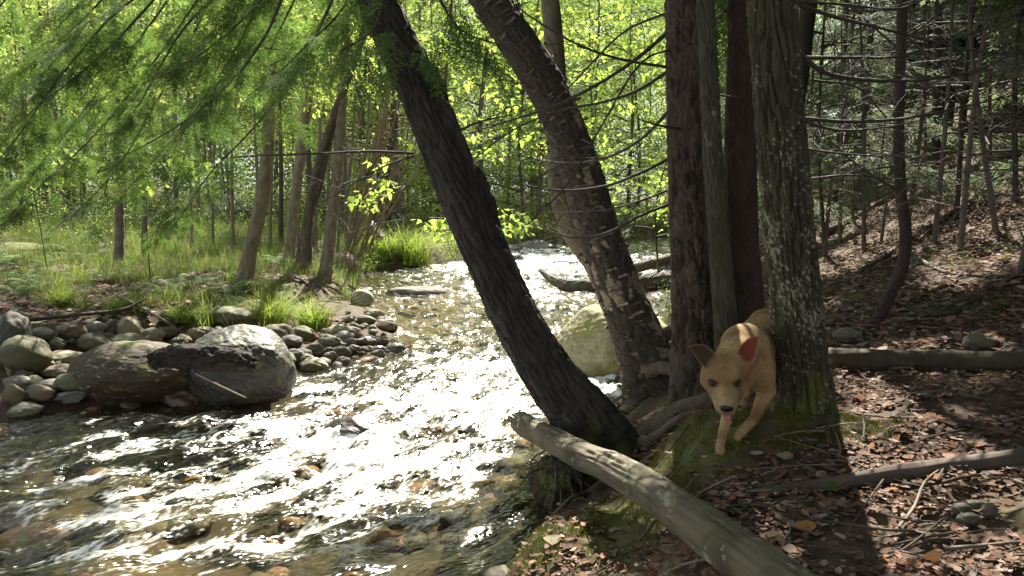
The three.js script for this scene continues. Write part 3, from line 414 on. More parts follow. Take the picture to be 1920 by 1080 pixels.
{ // crooked sapling on the right
  const g0 = ground(1643, 603), s = -g0.z, base = g0.clone().add(V(0, -0.03, 0)), pts = [base, ...trunkPx([[1660, 570, s], [1690, 505, s], [1698, 440, s], [1690, 370, s], [1685, 260, s], [1688, 130, s], [1692, -10, s], [1690, -200, s], [1680, -600, s]])];
  const t = thing('crooked_sapling', 'thin dark crooked sapling rising from the slope beyond the furrowed trunk', 'tree', base);
  part('trunk', tube(pts, [0.045, 0.04, 0.038, 0.036, 0.034, 0.032, 0.03, 0.028, 0.024, 0.012], { n: 30, step: 0.02, disp: furrow(0.006, 70, 12), col: barkCol([0.05, 0.036, 0.03], 0.4) }), M.bark, t);
  for (let i = 0; i < 12; i++) { const f = rr(0.45, 0.95), c = new THREE.CatmullRomCurve3(pts, false, 'centripetal').getPoint(f), d = V(rr(-1, 1), rr(-0.1, 0.4), rr(-1, 1)).normalize(), L = rr(0.5, 1.2); part('dead_branch', twiggy([c, c.clone().addScaledVector(d, L * 0.5), c.clone().addScaledVector(d, L).add(V(0, 0.1, 0))], 0.007, 0.002, 7, 0.3), M.deadwood, t); }
}
{ // bare dead saplings whose twigs tangle over the slope
  srand(171);
  const spots = [[1575, 455, 'dead bare sapling bristling with twigs close behind the furrowed trunk'], [1620, 470, 'dead bare sapling between the furrowed trunk and the crooked sapling'], [1752, 455, 'dead bare sapling just uphill of the crooked sapling'], [1800, 470, 'dead twiggy sapling above the long slanting pole'], [1870, 440, 'dead twiggy sapling on the sunlit part of the slope'], [1910, 520, 'dead leaning sapling low on the sunlit slope'], [1700, 430, 'thin dead sapling crossing behind the crooked sapling'], [1545, 480, 'grey dead sapling at the foot of the slope'], [1985, 560, 'bare dead sapling at the upper end of the long mossy log']];
  for (const [px, py, lab] of spots) {
    const base = ground(px, py).add(V(0, -0.04, 0)), h = rr(2.2, 3.4), top = base.clone().add(V(rr(-0.4, 0.4), h, rr(-0.4, 0.4))), t = thing('dead_sapling', lab, 'sapling', base), c = barkCol([0.11, 0.09, 0.075], 0.4), mid = base.clone().lerp(top, 0.5).add(V(rr(-0.1, 0.1), 0, 0));
    part('trunk', tube([base, mid, top], [0.026, 0.019, 0.006], { n: 9, step: 0.08, col: c }), M.deadwood, t);
    for (let i = 0; i < 11; i++) { const q = base.clone().lerp(top, rr(0.12, 0.95)), a = rr(0, 6.28), L = rr(0.6, 1.5), d = V(Math.cos(a), rr(-0.15, 0.25), Math.sin(a)); part('dead_branch', twiggy([q, q.clone().addScaledVector(d, L * 0.5).add(V(0, 0.04, 0)), q.clone().addScaledVector(d, L).add(V(0, rr(-0.25, 0.1), 0))], 0.0065, 0.0025, 8, 0.42, c), M.deadwood, t); }
  }
}
console.log('foreground trees');

// ---------------------------------------------------------------- trees of the left bank
srand(202);
function traced(name, label, list, wpx, c, opt = {}) {
  const g0 = ground(list[0][0], list[0][1]), s = -g0.z, base = g0.clone().add(V(0, -0.06, 0)), k = s / FPX, pts = [base, ...list.slice(1).map(([x, y]) => at(x, y, s))];
  const t = thing(name, label, 'tree', base, opt.group), n = pts.length, rad = pts.map((_, i) => wpx * k / 2 * mix(0.85, 0.45, i / (n - 1)));
  part('trunk', tube(pts, rad, { n: opt.n || 30, step: opt.step || 0.04, disp: both(furrow(wpx * k * 0.07, 55, 6), flare(1, 0.25, 0.45, 3, R() * 6)), col: barkCol(c, 0.45, opt.lichen ?? 0.3, [0.24, 0.22, 0.16], opt.moss ?? -9) }), M.bark, t);
  return [t, pts, s];
}
const BT = [
  ['streambank_tree', 'bent grey-brown trunk rooted behind the two bright grass tufts', [[455, 548], [468, 480], [488, 390], [500, 300], [508, 150], [512, 0], [515, -200], [518, -500]], 33, [0.15, 0.125, 0.085]],
  ['streambank_tree', 'pale straight trunk just upstream of the bent trunk, beside dark broken stems', [[540, 500], [550, 400], [568, 260], [585, 120], [598, -20], [605, -200], [612, -500]], 24, [0.16, 0.135, 0.09]],
  ['streambank_tree', 'dark trunk forking at head height among the stream-edge trees', [[575, 515], [576, 430], [588, 350], [605, 285], [640, 180], [690, 40], [730, -100]], 24, [0.07, 0.055, 0.04]],
  ['streambank_tree', 'trunk with scaly bark and exposed roots at the water edge', [[607, 522], [622, 420], [634, 300], [640, 200], [648, 60], [652, -60], [655, -400]], 26, [0.14, 0.12, 0.085]],
  ['streambank_tree', 'slim trunk with a blackened foot standing alone in the grass', [[220, 503], [224, 440], [222, 330], [218, 200], [214, 60], [212, -60], [212, -400]], 20, [0.1, 0.085, 0.06]],
  ['streambank_tree', 'short leaning stem crossing the dark forked trunk', [[560, 508], [570, 440], [590, 380], [612, 290], [625, 235]], 20, [0.06, 0.05, 0.036]],
  ['streambank_tree', 'thin bare stem close beside the pale straight trunk', [[527, 470], [527, 400], [527, 320], [524, 200], [522, 60], [520, -80]], 11, [0.05, 0.042, 0.033]],
  ['streambank_tree', 'dark thin trunk beside the mossy lump in the opposite woods', [[84, 400], [84, 330], [82, 250], [78, 120], [74, -40]], 12, [0.045, 0.04, 0.032]],
];
const bankTrees = BT.map(([n, l, list, w, c], i) => traced(n, l, list, w, c, { moss: i === 0 ? 0.62 : -9 }));
{ // leaves of those trees
  [0, 1, 3, 4].forEach((i, q) => { const [t, pts] = bankTrees[i], top = pts[pts.length - 1], mid = pts[pts.length - 3]; leafCrown(t, [[V(top.x - 0.5, 4.4, top.z - 0.5), [2.0, 1.4, 2.0], 260], [V(mid.x + 0.7, 3.4, mid.z), [1.3, 0.8, 1.3], 90]], G.leaves[q & 1], 1); });
}
for (const [bx, by, tx, w] of [[505, 478, 512, 8], [553, 486, 566, 7], [592, 476, 600, 9], [648, 476, 662, 8], [632, 484, 640, 6], [482, 474, 478, 7], [668, 470, 690, 7], [610, 470, 622, 6], [438, 480, 436, 8], [400, 470, 404, 7], [360, 462, 352, 7]])
  traced('slender_stem', 'slender pale stem among the tree cluster at the bend of the far bank', [[bx, by], [mix(bx, tx, 0.4) + rr(-4, 4), by - 110], [tx, by - 230], [tx + rr(-8, 14), by - 380], [tx + rr(-10, 20), by - 540]], w, [0.13, 0.11, 0.075], { n: 9, step: 0.12, group: 'slender stems of the bank cluster' });
{ // leaning thicket stems by the water, upstream
  for (let i = 0; i < 16; i++) {
    const bx = rr(640, 690), by = rr(470, 492), tx = bx + rr(20, 120), ty = rr(230, 330);
    const [t, pts] = traced('alder_stem', 'thin leaning alder stem in the thicket at the upstream water edge', [[bx, by], [mix(bx, tx, 0.4), mix(by, ty, 0.45)], [mix(bx, tx, 0.75), mix(by, ty, 0.8)], [tx, ty], [tx + rr(0, 40), ty - 120]], rr(4, 8), [0.17, 0.13, 0.075], { n: 7, step: 0.15, lichen: 0, group: 'alder thicket stems' });
    const top = pts[pts.length - 1]; leafCrown(t, [[V(top.x + 0.3, top.y - 0.3, top.z), [0.9, 0.6, 0.8], 26]], G.leaves[i & 1], 1.0);
  }
}
// ---------------------------------------------------------------- woods further off
function forestTree(x, s, h, r, name, label, group, crown) {
  const base = P(x, s, -0.1), lean = V(rr(-0.06, 0.06), 1, rr(-0.06, 0.06)), pts = [base, base.clone().addScaledVector(lean, h * 0.35).add(V(rr(-0.15, 0.15), 0, 0)), base.clone().addScaledVector(lean, h * 0.7).add(V(rr(-0.3, 0.3), 0, 0)), base.clone().addScaledVector(lean, h)];
  const t = thing(name, label, 'tree', base, group), c = name === 'slope_hemlock' ? [0.035, 0.029, 0.024] : pick([[0.075, 0.062, 0.045], [0.1, 0.085, 0.06], [0.055, 0.045, 0.035]]);
  part('trunk', tube(pts, [r, r * 0.8, r * 0.55, r * 0.2], { n: 10, step: 0.3, col: barkCol(c, 0.5, 0.3, [0.2, 0.19, 0.13]), disp: (a, l, rr0, p, ca, sa) => rr0 * 0.16 * noise(ca * 2, sa * 2, l * 4) }), M.bark, t);
  const limbs = []; crown(t, pts, limbs, base);
  if (limbs.length) part('branches', mergeGeometries(limbs), M.bark, t).userData.kind = 'stuff';
}
const inStream = (x, s, m) => x > XL(s) - m && x < XR(s) + m;
const limbCol = barkCol([0.06, 0.05, 0.04]);
function leafy(n, y0k, size, k = 1, dens = 9) { return (t, pts, limbs, base) => { const top = pts[3], h = top.y - base.y, blobs = []; for (let i = 0; i < n; i++) { const f = mix(y0k, 1, (i + 0.5) / n), c = pts[0].clone().lerp(top, f), a = rr(0, 6.28), L = mix(2.2, 0.6, f) * rr(0.5, 1.2) * k, q = c.clone().add(V(Math.cos(a) * L, rr(-0.1, 0.5), Math.sin(a) * L)); limbs.push(tube([c, c.clone().lerp(q, 0.5).add(V(0, 0.15, 0)), q], [0.03, 0.018, 0.006], { n: 4, step: 0.6, col: limbCol, cap: false })); blobs.push([q, [1.0 * k, 0.55 * k, 1.0 * k], dens]); } leafCrown(t, blobs, pick(G.farLeaves), size); }; }
{ // slender trunks of the left woods
  let n = 0; srand(303);
  while (n < 88) { const s = 14 + 30 * Math.pow(R(), 0.8), px = rr(-260, 830), x = (px - 960) / FPX * s; if (inStream(x, s, 1.2) || (px > 640 && s < 22)) continue; n++; forestTree(x, s, rr(8, 13), rr(0.03, 0.075), 'woodland_tree', 'slender broadleaf tree deep in the sunny woods beyond the grassy bank', 'slender trees of the far woods', leafy(7, 0.26, rr(1.0, 1.4), 1.0, 8)); }
  // leafy screen round the head of the stream
  n = 0; srand(404);
  while (n < 44) { const s = 17 + 20 * R(), px = rr(640, 1380), x = (px - 960) / FPX * s; if (inStream(x, s, 0.5)) continue; n++; forestTree(x, s, rr(5, 11), rr(0.05, 0.1), 'streamside_tree', 'leafy maple overhanging the upper bend of the stream', 'leafy trees round the upstream bend', leafy(14, 0.06, rr(0.9, 1.3), 1.1, 11)); }
  // dim hemlocks on the wooded slope
  n = 0; srand(505);
  while (n < 26) { const s = 7.5 + 20 * R(), px = rr(1150, 2250), x = (px - 960) / FPX * s; if (inStream(x, s, 1.0) || (px < 1990 && s < 11.5)) continue; n++; const h = rr(7, 12), low = rr(0.9, 2.2); forestTree(x, s, h, rr(0.04, 0.085), 'slope_hemlock', 'hemlock mostly out of view, added to shade the bank and the camera', 'hemlocks on the wooded slope', (t, pts, limbs, base) => { hemlockCrown(t, pts, base.y + low, base.y + h * 0.66, rr(1.4, 2.2), 0.5, 20, 1.3, [[0.15, 0.2, 0.095], [0.19, 0.24, 0.115], [0.12, 0.165, 0.085]]); for (let i = 0; i < 7; i++) { const c = pts[0].clone().lerp(pts[3], rr(0.06, 0.3)), a = rr(0, 6.28), L = rr(0.7, 1.6); limbs.push(twiggy([c, c.clone().add(V(Math.cos(a) * L * 0.5, 0.05, Math.sin(a) * L * 0.5)), c.clone().add(V(Math.cos(a) * L, rr(-0.3, 0.2), Math.sin(a) * L))], 0.01, 0.003, 5, 0.4)); } }); }
  srand(515);
  for (const [px, s] of [[1550, 9], [1600, 11], [1650, 8.5], [1730, 10], [1790, 8], [1850, 9.5], [1900, 7.5], [1960, 9], [1570, 13], [1700, 13.5], [1830, 13], [1380, 12], [1240, 14]]) { const h = rr(3.5, 5.5); forestTree((px - 960) / FPX * s, s, h, rr(0.018, 0.03), 'young_hemlock', 'young thin hemlock with low feathery grey-green boughs on the slope', 'young hemlocks of the slope', (t, pts, limbs, base) => hemlockCrown(t, pts, base.y + rr(0.7, 1.2), base.y + h, rr(1.1, 1.6), 0.3, 17, 0.85, [[0.15, 0.2, 0.095], [0.19, 0.24, 0.115], [0.12, 0.165, 0.085]])); }
  // hemlocks added, mostly out of view, to shade the right bank and the camera
  srand(606);
  for (const [x, s, h] of [[2.86, 8.5, 12], [1.98, 7.2, 11], [2.2, 9.6, 12], [5.5, 7, 12], [2.6, 11.5, 13], [4.5, 4.5, 11], [3.4, 1.2, 11], [1.6, -2.2, 12], [-1.2, -3.5, 12], [6, 11, 12], [-5.8, 1.0, 11], [5.8, 1.5, 12], [0.6, -5.2, 12], [3.8, -2.6, 12], [-3.8, -2.2, 12], [-6.5, -3.5, 12], [6.5, -2, 12]]) forestTree(x, s, h, x === 6 ? 0.06 : x < 2.3 && s > 6 ? 0.06 : 0.1, 'slope_hemlock', 'hemlock mostly out of view, added to shade the bank and the camera', 'hemlocks on the wooded slope', (t, pts, limbs, base) => hemlockCrown(t, pts, base.y + 3.8, base.y + h, 2.5, 0.5, x > 5.9 ? 24 : s > 6.9 && x < 3 ? 56 : s > 0 ? 36 : 46, 1.3));
}
{ // the wood beyond, one mass of leaves
  srand(707); const items = [];
  for (let i = 0; i < 10500; i++) { const s = rr(28, 62), px = R() < 0.55 ? rr(-100, 1450) : rr(-700, 2600), x = (px - 960) / FPX * s, y = Hg(x, Math.min(s, 90)) + Math.pow(R(), 0.9) * (2 + 0.27 * s) + 0.6; if (inStream(x, s, 0.5) && y < 2) continue; items.push({ m: basis(V(x, y, -s), V(rr(-1, 1), rr(-0.3, 0.1), rr(-1, 1)), V(rr(-0.4, 0.4), 1, rr(-0.4, 0.4)), rr(1.6, 3.2)), c: tint(px > 1450 && R() < 0.6 ? needleCols : leafCols, 0.3) }); }
  scatter('far_wood_foliage', G.farLeaves[0], M.leaf, items, null, 'sunlit mass of yellow-green leaves of the distant wood', 'foliage');
}
{ // low green undergrowth under the far trees
  srand(717); const items = [];
  for (let i = 0; i < 1500; i++) { const s = rr(15, 44), px = rr(-300, 2200), x = (px - 960) / FPX * s; if (inStream(x, s, 0.3) || (px > 1400 && R() < 0.6)) continue; const hi = (px > 640 && px < 1350) ? 2.4 : 0.9, q = P(x, s, rr(0.1, hi)); if (s < 26 && blocksSun(q, 0.4)) continue; items.push({ m: basis(q, V(rr(-1, 1), 0, rr(-1, 1)), V(rr(-0.3, 0.3), 1, rr(-0.3, 0.3)), rr(0.7, 1.3)), c: tint(leafCols, 0.3) }); }
  for (let i = 0; i < 420; i++) { const s = rr(21, 33), px = rr(820, 1480), x = (px - 960) / FPX * s; if (inStream(x, s, 0.1)) continue; items.push({ m: basis(P(x, s, rr(0.05, 1.0)), V(rr(-1, 1), 0, rr(-1, 1)), V(rr(-0.3, 0.3), 1, rr(-0.3, 0.3)), rr(0.6, 1.2)), c: tint(leafCols, 0.3) }); }
  for (let i = 0; i < 320; i++) { const s = rr(21.5, 31), x = XL(s) - rr(-0.1, 0.7); items.push({ m: basis(P(x, s, rr(-0.05, 0.45)), V(rr(-1, 1), 0, rr(-1, 1)), V(rr(-0.3, 0.3), 1, rr(-0.3, 0.3)), rr(0.4, 0.8)), c: tint(leafCols, 0.3) }); }
  for (let i = 0; i < 240; i++) { const s = rr(14.5, 22.5), x = XL(s) - rr(-0.08, 0.55); items.push({ m: basis(P(x, s, rr(-0.05, 0.3)), V(rr(-1, 1), 0, rr(-1, 1)), V(rr(-0.3, 0.3), 1, rr(-0.3, 0.3)), rr(0.25, 0.55)), c: tint(leafCols, 0.3) }); }
  for (let i = 0; i < 260; i++) { const s = rr(9, 21), e = rr(0.05, 0.9), x = XR(s) + e; items.push({ m: basis(P(x, s, rr(0.05, 0.35)), V(rr(-1, 1), 0, rr(-1, 1)), V(rr(-0.3, 0.3), 1, rr(-0.3, 0.3)), rr(0.25, 0.55)), c: tint(needleCols, 0.3) }); }
  scatter('undergrowth', G.farLeaves[1], M.leaf, items, null, 'low green leafy undergrowth between the distant trunks', 'undergrowth');
}
{ // broad bright maple leaves hanging over the upper stream and left bank
  srand(808);
  for (const [px, py, s, w, h, n, lab] of [[900, 420, 11, 0.7, 0.2, 26, 'bright maple spray hanging low over the stream behind the dark leaning trunk'], [690, 340, 9.5, 0.25, 0.35, 10, 'yellow-green maple spray beside the leaning thicket stems'], [900, 170, 10, 0.9, 0.8, 70, 'sunlit maple bough between the two leaning trunks'], [260, 320, 8, 0.7, 0.18, 30, 'maple spray hanging under the hemlock boughs on the opposite bank'], [1150, 130, 12, 1.2, 0.9, 80, 'sunlit maple bough seen past the birch'], [40, 300, 9, 0.6, 0.3, 30, 'pale maple spray at the edge of the opposite woods'], [1180, 330, 12, 0.9, 0.7, 50, 'green maple spray behind the dead branches of the scaly trunk']]) {
    const c = at(px, py, s), bx = c.x + (px < 700 ? -0.5 : 0.3), bs = s + 1.2, base = P(inStream(bx, bs, 0) ? (px < 1000 ? XL(bs) - 0.4 : XR(bs) + 0.3) : bx, bs, -0.05), t = thing('maple_sapling', lab, 'sapling', base);
    part('trunk', tube([base, base.clone().lerp(c, 0.5).add(V(0, 0.35, 0)), c], [0.007, 0.005, 0.0025], { n: 6, step: 0.2, col: limbCol }), M.bark, t);
    const items = []; for (let i = 0; i < n; i++) items.push({ m: basis(V(c.x + rr(-w, w), c.y + rr(-h, h), c.z + rr(-0.5, 0.5)), V(rr(-1, 1), rr(-0.2, 0.1), rr(-1, 1)), V(rr(-0.25, 0.25), 1, rr(-0.25, 0.25)), rr(0.8, 1.3)), c: tint([[0.26, 0.37, 0.06], [0.33, 0.43, 0.08]], 0.2) });
    scatter('crown', G.maple[n & 1], M.leaf, items, t);
  }
}
console.log('woods');

// ---------------------------------------------------------------- stones
srand(909);
function stoneGeo(detail, sd, rough = 0.16, facet = 0.5) {
  let g = mergeVertices(new THREE.IcosahedronGeometry(1, detail).deleteAttribute('uv').deleteAttribute('normal'), 1e-4); const p = g.attributes.position, planes = []; for (let i = 0; i < 7; i++) planes.push([randDir(), rr(0.68, 0.92)]);
  for (let i = 0; i < p.count; i++) { const v = V(p.getX(i), p.getY(i), p.getZ(i)); let r = 1 + rough * fbm(v.x * 1.2 + sd, v.y * 1.2, v.z * 1.2, 4) * 1.6; for (const [d, h] of planes) { const q = v.dot(d) * r; if (q > h) r *= mix(1, h / q, facet); } v.multiplyScalar(r * (1 + 0.012 * noise(v.x * 13 + sd, v.y * 13, v.z * 13))); p.setXYZ(i, v.x, v.y, v.z); }
  g.computeVertexNormals(); return g;
}
function colourStone(g, base, mossAmt = 0, spots = 0, sc = 1, mossCol = [0.09, 0.1, 0.024]) {
  const p = g.attributes.position, c = [];
  for (let i = 0; i < p.count; i++) { const x = p.getX(i) * sc, y = p.getY(i) * sc, z = p.getZ(i) * sc, v = 1 + 0.35 * noise(x * 2.2, y * 2.2, z * 2.2 + 5) + 0.3 * noise(x * 9, y * 9, z * 9); let q = base.map(k => k * v); const m = clamp((noise(x * 1.6 + 3, y * 1.6, z * 1.6) + 0.4 * noise(x * 7, y * 7, z * 7) - 0.5 + mossAmt + 0.35 * p.getY(i)) * 3); q = mix3(q, mossCol, m * 0.85 * (mossAmt > 0)); if (spots && noise(x * 6, y * 6, z * 6 + 2) > 0.62 - spots) q = [0.24, 0.23, 0.18]; c.push(...q); }
  g.setAttribute('color', new THREE.Float32BufferAttribute(c, 3)); return g;
}
const OLIVE = [0.085, 0.082, 0.042], GREYS = [0.11, 0.105, 0.075], PALE = [0.21, 0.19, 0.13], WET = [0.045, 0.042, 0.04];
const variants = []; for (let i = 0; i < 10; i++) variants.push(colourStone(stoneGeo(9, i * 7.3, i % 3 ? 0.28 : 0.16, i % 3 === 1 ? 0.95 : 0.6), [OLIVE, GREYS, [0.1, 0.08, 0.055], PALE, [0.07, 0.064, 0.048], [0.13, 0.12, 0.1], OLIVE, [0.12, 0.09, 0.06], [0.06, 0.058, 0.05], [0.16, 0.15, 0.115]][i], i % 2 ? 0.12 : 0));
function stone(px, py, wpx, hpx, v, label, group, name = 'river_stone', sink = 0.22, mat = M.stone, own) { // px, py: middle of the stone in the photograph; it rests on the ground below its middle
  const g0 = ground(px, py + hpx * 0.45), s = -g0.z, k = s / FPX, w = wpx * k / 2, h = Math.max(hpx * k * 0.56, 0.012), dp = Math.min(w, Math.max(h * 1.1, w * 0.75));
  const m = shadow(new THREE.Mesh(own || variants[v % variants.length], mat)); m.name = numbered(name); m.scale.set(w, h, dp); m.rotation.set(rr(-0.12, 0.12), own ? 0 : rr(-0.5, 0.5), rr(-0.12, 0.12)); const y = Hg(g0.x, s + dp * 0.6); m.position.set((px - 960) / FPX * (s + dp * 0.6), Math.min(y, g0.y + 0.15) + h * (1 - sink * 2) , -(s + dp * 0.6)); scene.add(m); return tag(m, label, 'stone', group);
}
const COB = 'rounded olive-grey river stone on the cobble bar below the grassy bank', COBG = 'river stones of the opposite bank';
for (const [x, y, w, h, v] of [[35, 675, 88, 80, 0], [125, 627, 50, 34, 2], [170, 625, 42, 28, 5], [198, 622, 26, 36, 4], [165, 650, 68, 42, 0], [225, 657, 98, 46, 6], [92, 702, 72, 24, 2], [88, 722, 70, 22, 5], [125, 728, 78, 40, 0], [55, 746, 58, 30, 7], [25, 772, 72, 28, 1], [2, 682, 18, 42, 3], [278, 633, 44, 24, 9], [305, 628, 38, 22, 4], [70, 634, 40, 22, 9], [62, 655, 36, 20, 4], [95, 650, 36, 24, 1], [335, 640, 40, 24, 0], [372, 632, 36, 24, 6], [405, 632, 40, 28, 1], [500, 655, 60, 26, 1], [540, 640, 50, 24, 8], [515, 628, 70, 44, 2], [560, 628, 55, 36, 6], [612, 642, 48, 28, 1], [525, 677, 46, 36, 0], [585, 655, 34, 20, 4], [560, 665, 40, 22, 8], [578, 690, 42, 28, 6], [600, 682, 34, 20, 1], [625, 690, 22, 16, 9], [20, 720, 60, 30, 5], [5, 745, 40, 40, 7]]) stone(x, y, w, h, v, COB, COBG);
for (const [x, y, w, h, v, l] of [[15, 630, 66, 76, 8, 'tall squared-off pale stone standing at the foot of the fern bank'], [232, 622, 44, 50, 3, 'upright egg-shaped pale stone among the cobbles'], [112, 680, 84, 30, 3, 'long flat cream stone lying between the round cobbles'], [425, 601, 98, 42, 0, 'low wide mossy stone set in the bank beside the grass tufts'], [634, 622, 58, 28, 3, 'smooth pale stone at the near edge of the gravel spit'], [676, 556, 46, 36, 3, 'sunlit pale stone at the waterline under the exposed roots'], [580, 688, 60, 26, 3, 'cream stone at the waterline of the cobble bar'], [1596, 628, 52, 24, 9, 'small dark mossy stone beyond the furrowed trunk'], [1848, 642, 62, 34, 1, 'lichen-covered stone behind the long fallen log']]) stone(x, y, w, h, v, l);
stone(115, 757, 62, 26, 0, 'wet dark angular stone at the waterline beside the large brown boulder', undefined, 'wet_stone', 0.2, M.wetstone, colourStone(stoneGeo(14, 3.3, 0.3, 0.8), [0.06, 0.055, 0.055]));
stone(336, 765, 115, 46, 0, 'wet brown rock wedged low between the two boulders', undefined, 'wet_stone', 0.25, M.wetstone, colourStone(stoneGeo(18, 5.3, 0.35, 0.9), [0.075, 0.055, 0.035]));
for (const [x, y, w, h] of [[1835, 955, 38, 26], [1865, 948, 34, 22], [1890, 960, 30, 30], [1850, 975, 44, 26]]) stone(x, y, w, h, 4, 'small dark rounded stone bedded in the leaf litter', 'stones in the leaf litter');
{ // gravel spit
  const spots = []; let n = 0; while (n < 70) { const px = rr(590, 738), py = rr(585, 668), q = 640 + (py - 580) * 1.1 + rr(-20, 30); if (px > q + 60 || px < 590 + (py < 620 ? 40 : -40)) continue; n++; const k = 7 + 22 * R() * R(); stone(px, py, k * 1.5, k * 0.8, Math.floor(R() * 10), 'small stone of the gravel spit reaching into the stream', 'gravel spit stones', 'gravel_stone', 0.15); }
  for (let i = 0; i < 60; i++) { const px = rr(0, 640), k = rr(14, 32); stone(px, rr(630, 690) + (px < 120 ? 60 * R() : 0), k * 1.4, k * 0.85, Math.floor(R() * 10), 'small rounded stone filling gaps between the larger cobbles', 'small cobbles of the opposite bank', 'cobble'); }
  for (const [x, y, w, h] of [[740, 655, 36, 20], [705, 657, 30, 18], [682, 640, 30, 16], [728, 612, 30, 18], [560, 735, 60, 12], [240, 790, 40, 18]]) stone(x, y, w, h, 4, 'wet dark stone just breaking the water off the cobble bar', 'wet stones at the waterline', 'wet_stone', 0.2, M.wetstone);
}
function boulder(name, label, c, sc, detail, sd, col, o = {}) {
  const g = stoneGeo(detail, sd, o.rough ?? 0.2, o.facet ?? 0.6); colourStone(g, col, o.moss ?? 0, o.spots ?? 0, o.sc ?? 2, o.mossCol);
  const p = g.attributes.position; for (let i = 0; i < p.count; i++) { const x = p.getX(i), y = p.getY(i), z = p.getZ(i), k = 1 + 0.014 * noise(x * 30, y * 30, z * 30) + 0.014 * noise(x * 7, y * 9 + x * 3, z * 7) - 0.012 * sst(0.06, 0, Math.abs(noise(x * 2.1 + sd, y * 2.6, z * 2.1))); p.setXYZ(i, (x + (o.shear ?? 0) * y) * k, y * k, z * k); }
  if (o.shape) for (let i = 0; i < p.count; i++) { const q = o.shape(p.getX(i), p.getY(i), p.getZ(i)); p.setXYZ(i, ...q); }
  g.rotateZ(o.rz ?? 0); g.scale(...sc); g.computeVertexNormals(); g.translate(c.x, c.y, c.z); return solo(name, g, o.mat || M.stone, label, 'boulder');
}
srand(1010);
const bx = (px, s) => (px - 960) / FPX * s;
boulder('boulder', 'large smooth brown boulder with pale lichen dots at the water edge', V(bx(242, 5.75), 0.2, -5.75), [0.5, 0.25, 0.36], 40, 2.2, [0.042, 0.03, 0.015], { rough: 0.1, facet: 0.5, spots: 0.09, rz: -0.1, moss: 0.08 });
boulder('boulder', 'large domed grey boulder with a wet black flank beside the brown boulder', V(bx(440, 5.8), 0.22, -5.85), [0.42, 0.34, 0.4], 44, 8.4, [0.038, 0.037, 0.031], { rough: 0.1, facet: 0.5, rz: -0.3, moss: 0.12, mat: M.damp });
boulder('boulder', 'rounded boulder with bright mossy cap below the leaning birch', V(bx(1158, 6.9), 0.16, -6.95), [0.56, 0.42, 0.55], 40, 4.9, [0.24, 0.22, 0.13], { rough: 0.1, facet: 0.4, moss: 0.45, rz: 0.1, mossCol: [0.21, 0.21, 0.05] });
boulder('boulder', 'dark wet boulder breaking the rapids in midstream', V(bx(660, 4.95), -0.03, -4.95), [0.23, 0.13, 0.16], 26, 1.4, [0.04, 0.036, 0.03], { mat: M.wetstone });
boulder('boulder', 'flat dark rock lying in the calm water upstream', V(...(([x, s]) => [x, W(s) + 0.02, -s])(onWater(780, 550))), [0.5, 0.1, 0.22], 22, 6.4, [0.11, 0.1, 0.085], { rz: 0.03 });
boulder('boulder', 'big grey boulder among the distant trunks of the opposite woods', V(bx(433, 24), Hg(bx(433, 24), 24) + 0.25, -24), [0.9, 0.62, 0.7], 20, 9.1, [0.12, 0.11, 0.09], {});
boulder('boulder', 'low boulder under the trunk with exposed roots', (p => V(p.x, p.y + 0.05, p.z))(ground(640, 500)), [0.3, 0.22, 0.25], 18, 7.7, [0.15, 0.12, 0.08], {});
boulder('boulder', 'long yellow-mossy lump lying in the ferns of the opposite bank', (p => V(p.x, p.y + 0.02, p.z))(ground(40, 475)), [0.75, 0.2, 0.4], 24, 3.7, [0.1, 0.11, 0.03], { moss: 0.5 });
for (const [px, py, w] of [[945, 470, 0.5], [1000, 466, 0.6], [900, 492, 0.4], [960, 487, 0.35], [1150, 500, 0.4], [1230, 505, 0.5], [1060, 495, 0.3]]) { const [x, s] = onWater(px, py); boulder('stream_boulder', 'rock breaking the riffle at the head of the stream', V(x, W(s) + 0.02, -s), [w, w * 0.35, w * 0.6], 10, px, [0.12, 0.115, 0.1], { mat: M.wetstone }).userData.group = 'rocks in the upstream riffle'; }
{ // stones on the bed seen through the water
  srand(1111); const items = []; const g = variants[0].clone(); g.deleteAttribute('color'); let n = 0;
  while (n < 800) { const s = 1.5 + 12 * Math.pow(R(), 1.3), x = mix(XL(s), XR(s), R()); n++; const k = rr(0.03, 0.11) * (R() < 0.1 ? 1.7 : 1); items.push({ m: basis(V(x, Hg(x, s) + k * 0.1, -s), V(rr(-1, 1), 0, rr(-1, 1)), V(rr(-0.2, 0.2), 1, rr(-0.2, 0.2)), [k, k * 0.5, k * 0.8]), c: tint([[0.07, 0.055, 0.03], [0.16, 0.075, 0.032], [0.045, 0.042, 0.03], [0.09, 0.075, 0.045], [0.035, 0.03, 0.02], [0.2, 0.1, 0.045]], 0.25) }); }
  scatter('riverbed_stones', g, new THREE.MeshStandardMaterial({ roughness: 0.7 }), items, null, 'brown and orange stones on the stream bed', 'stones');
}
console.log('stones');

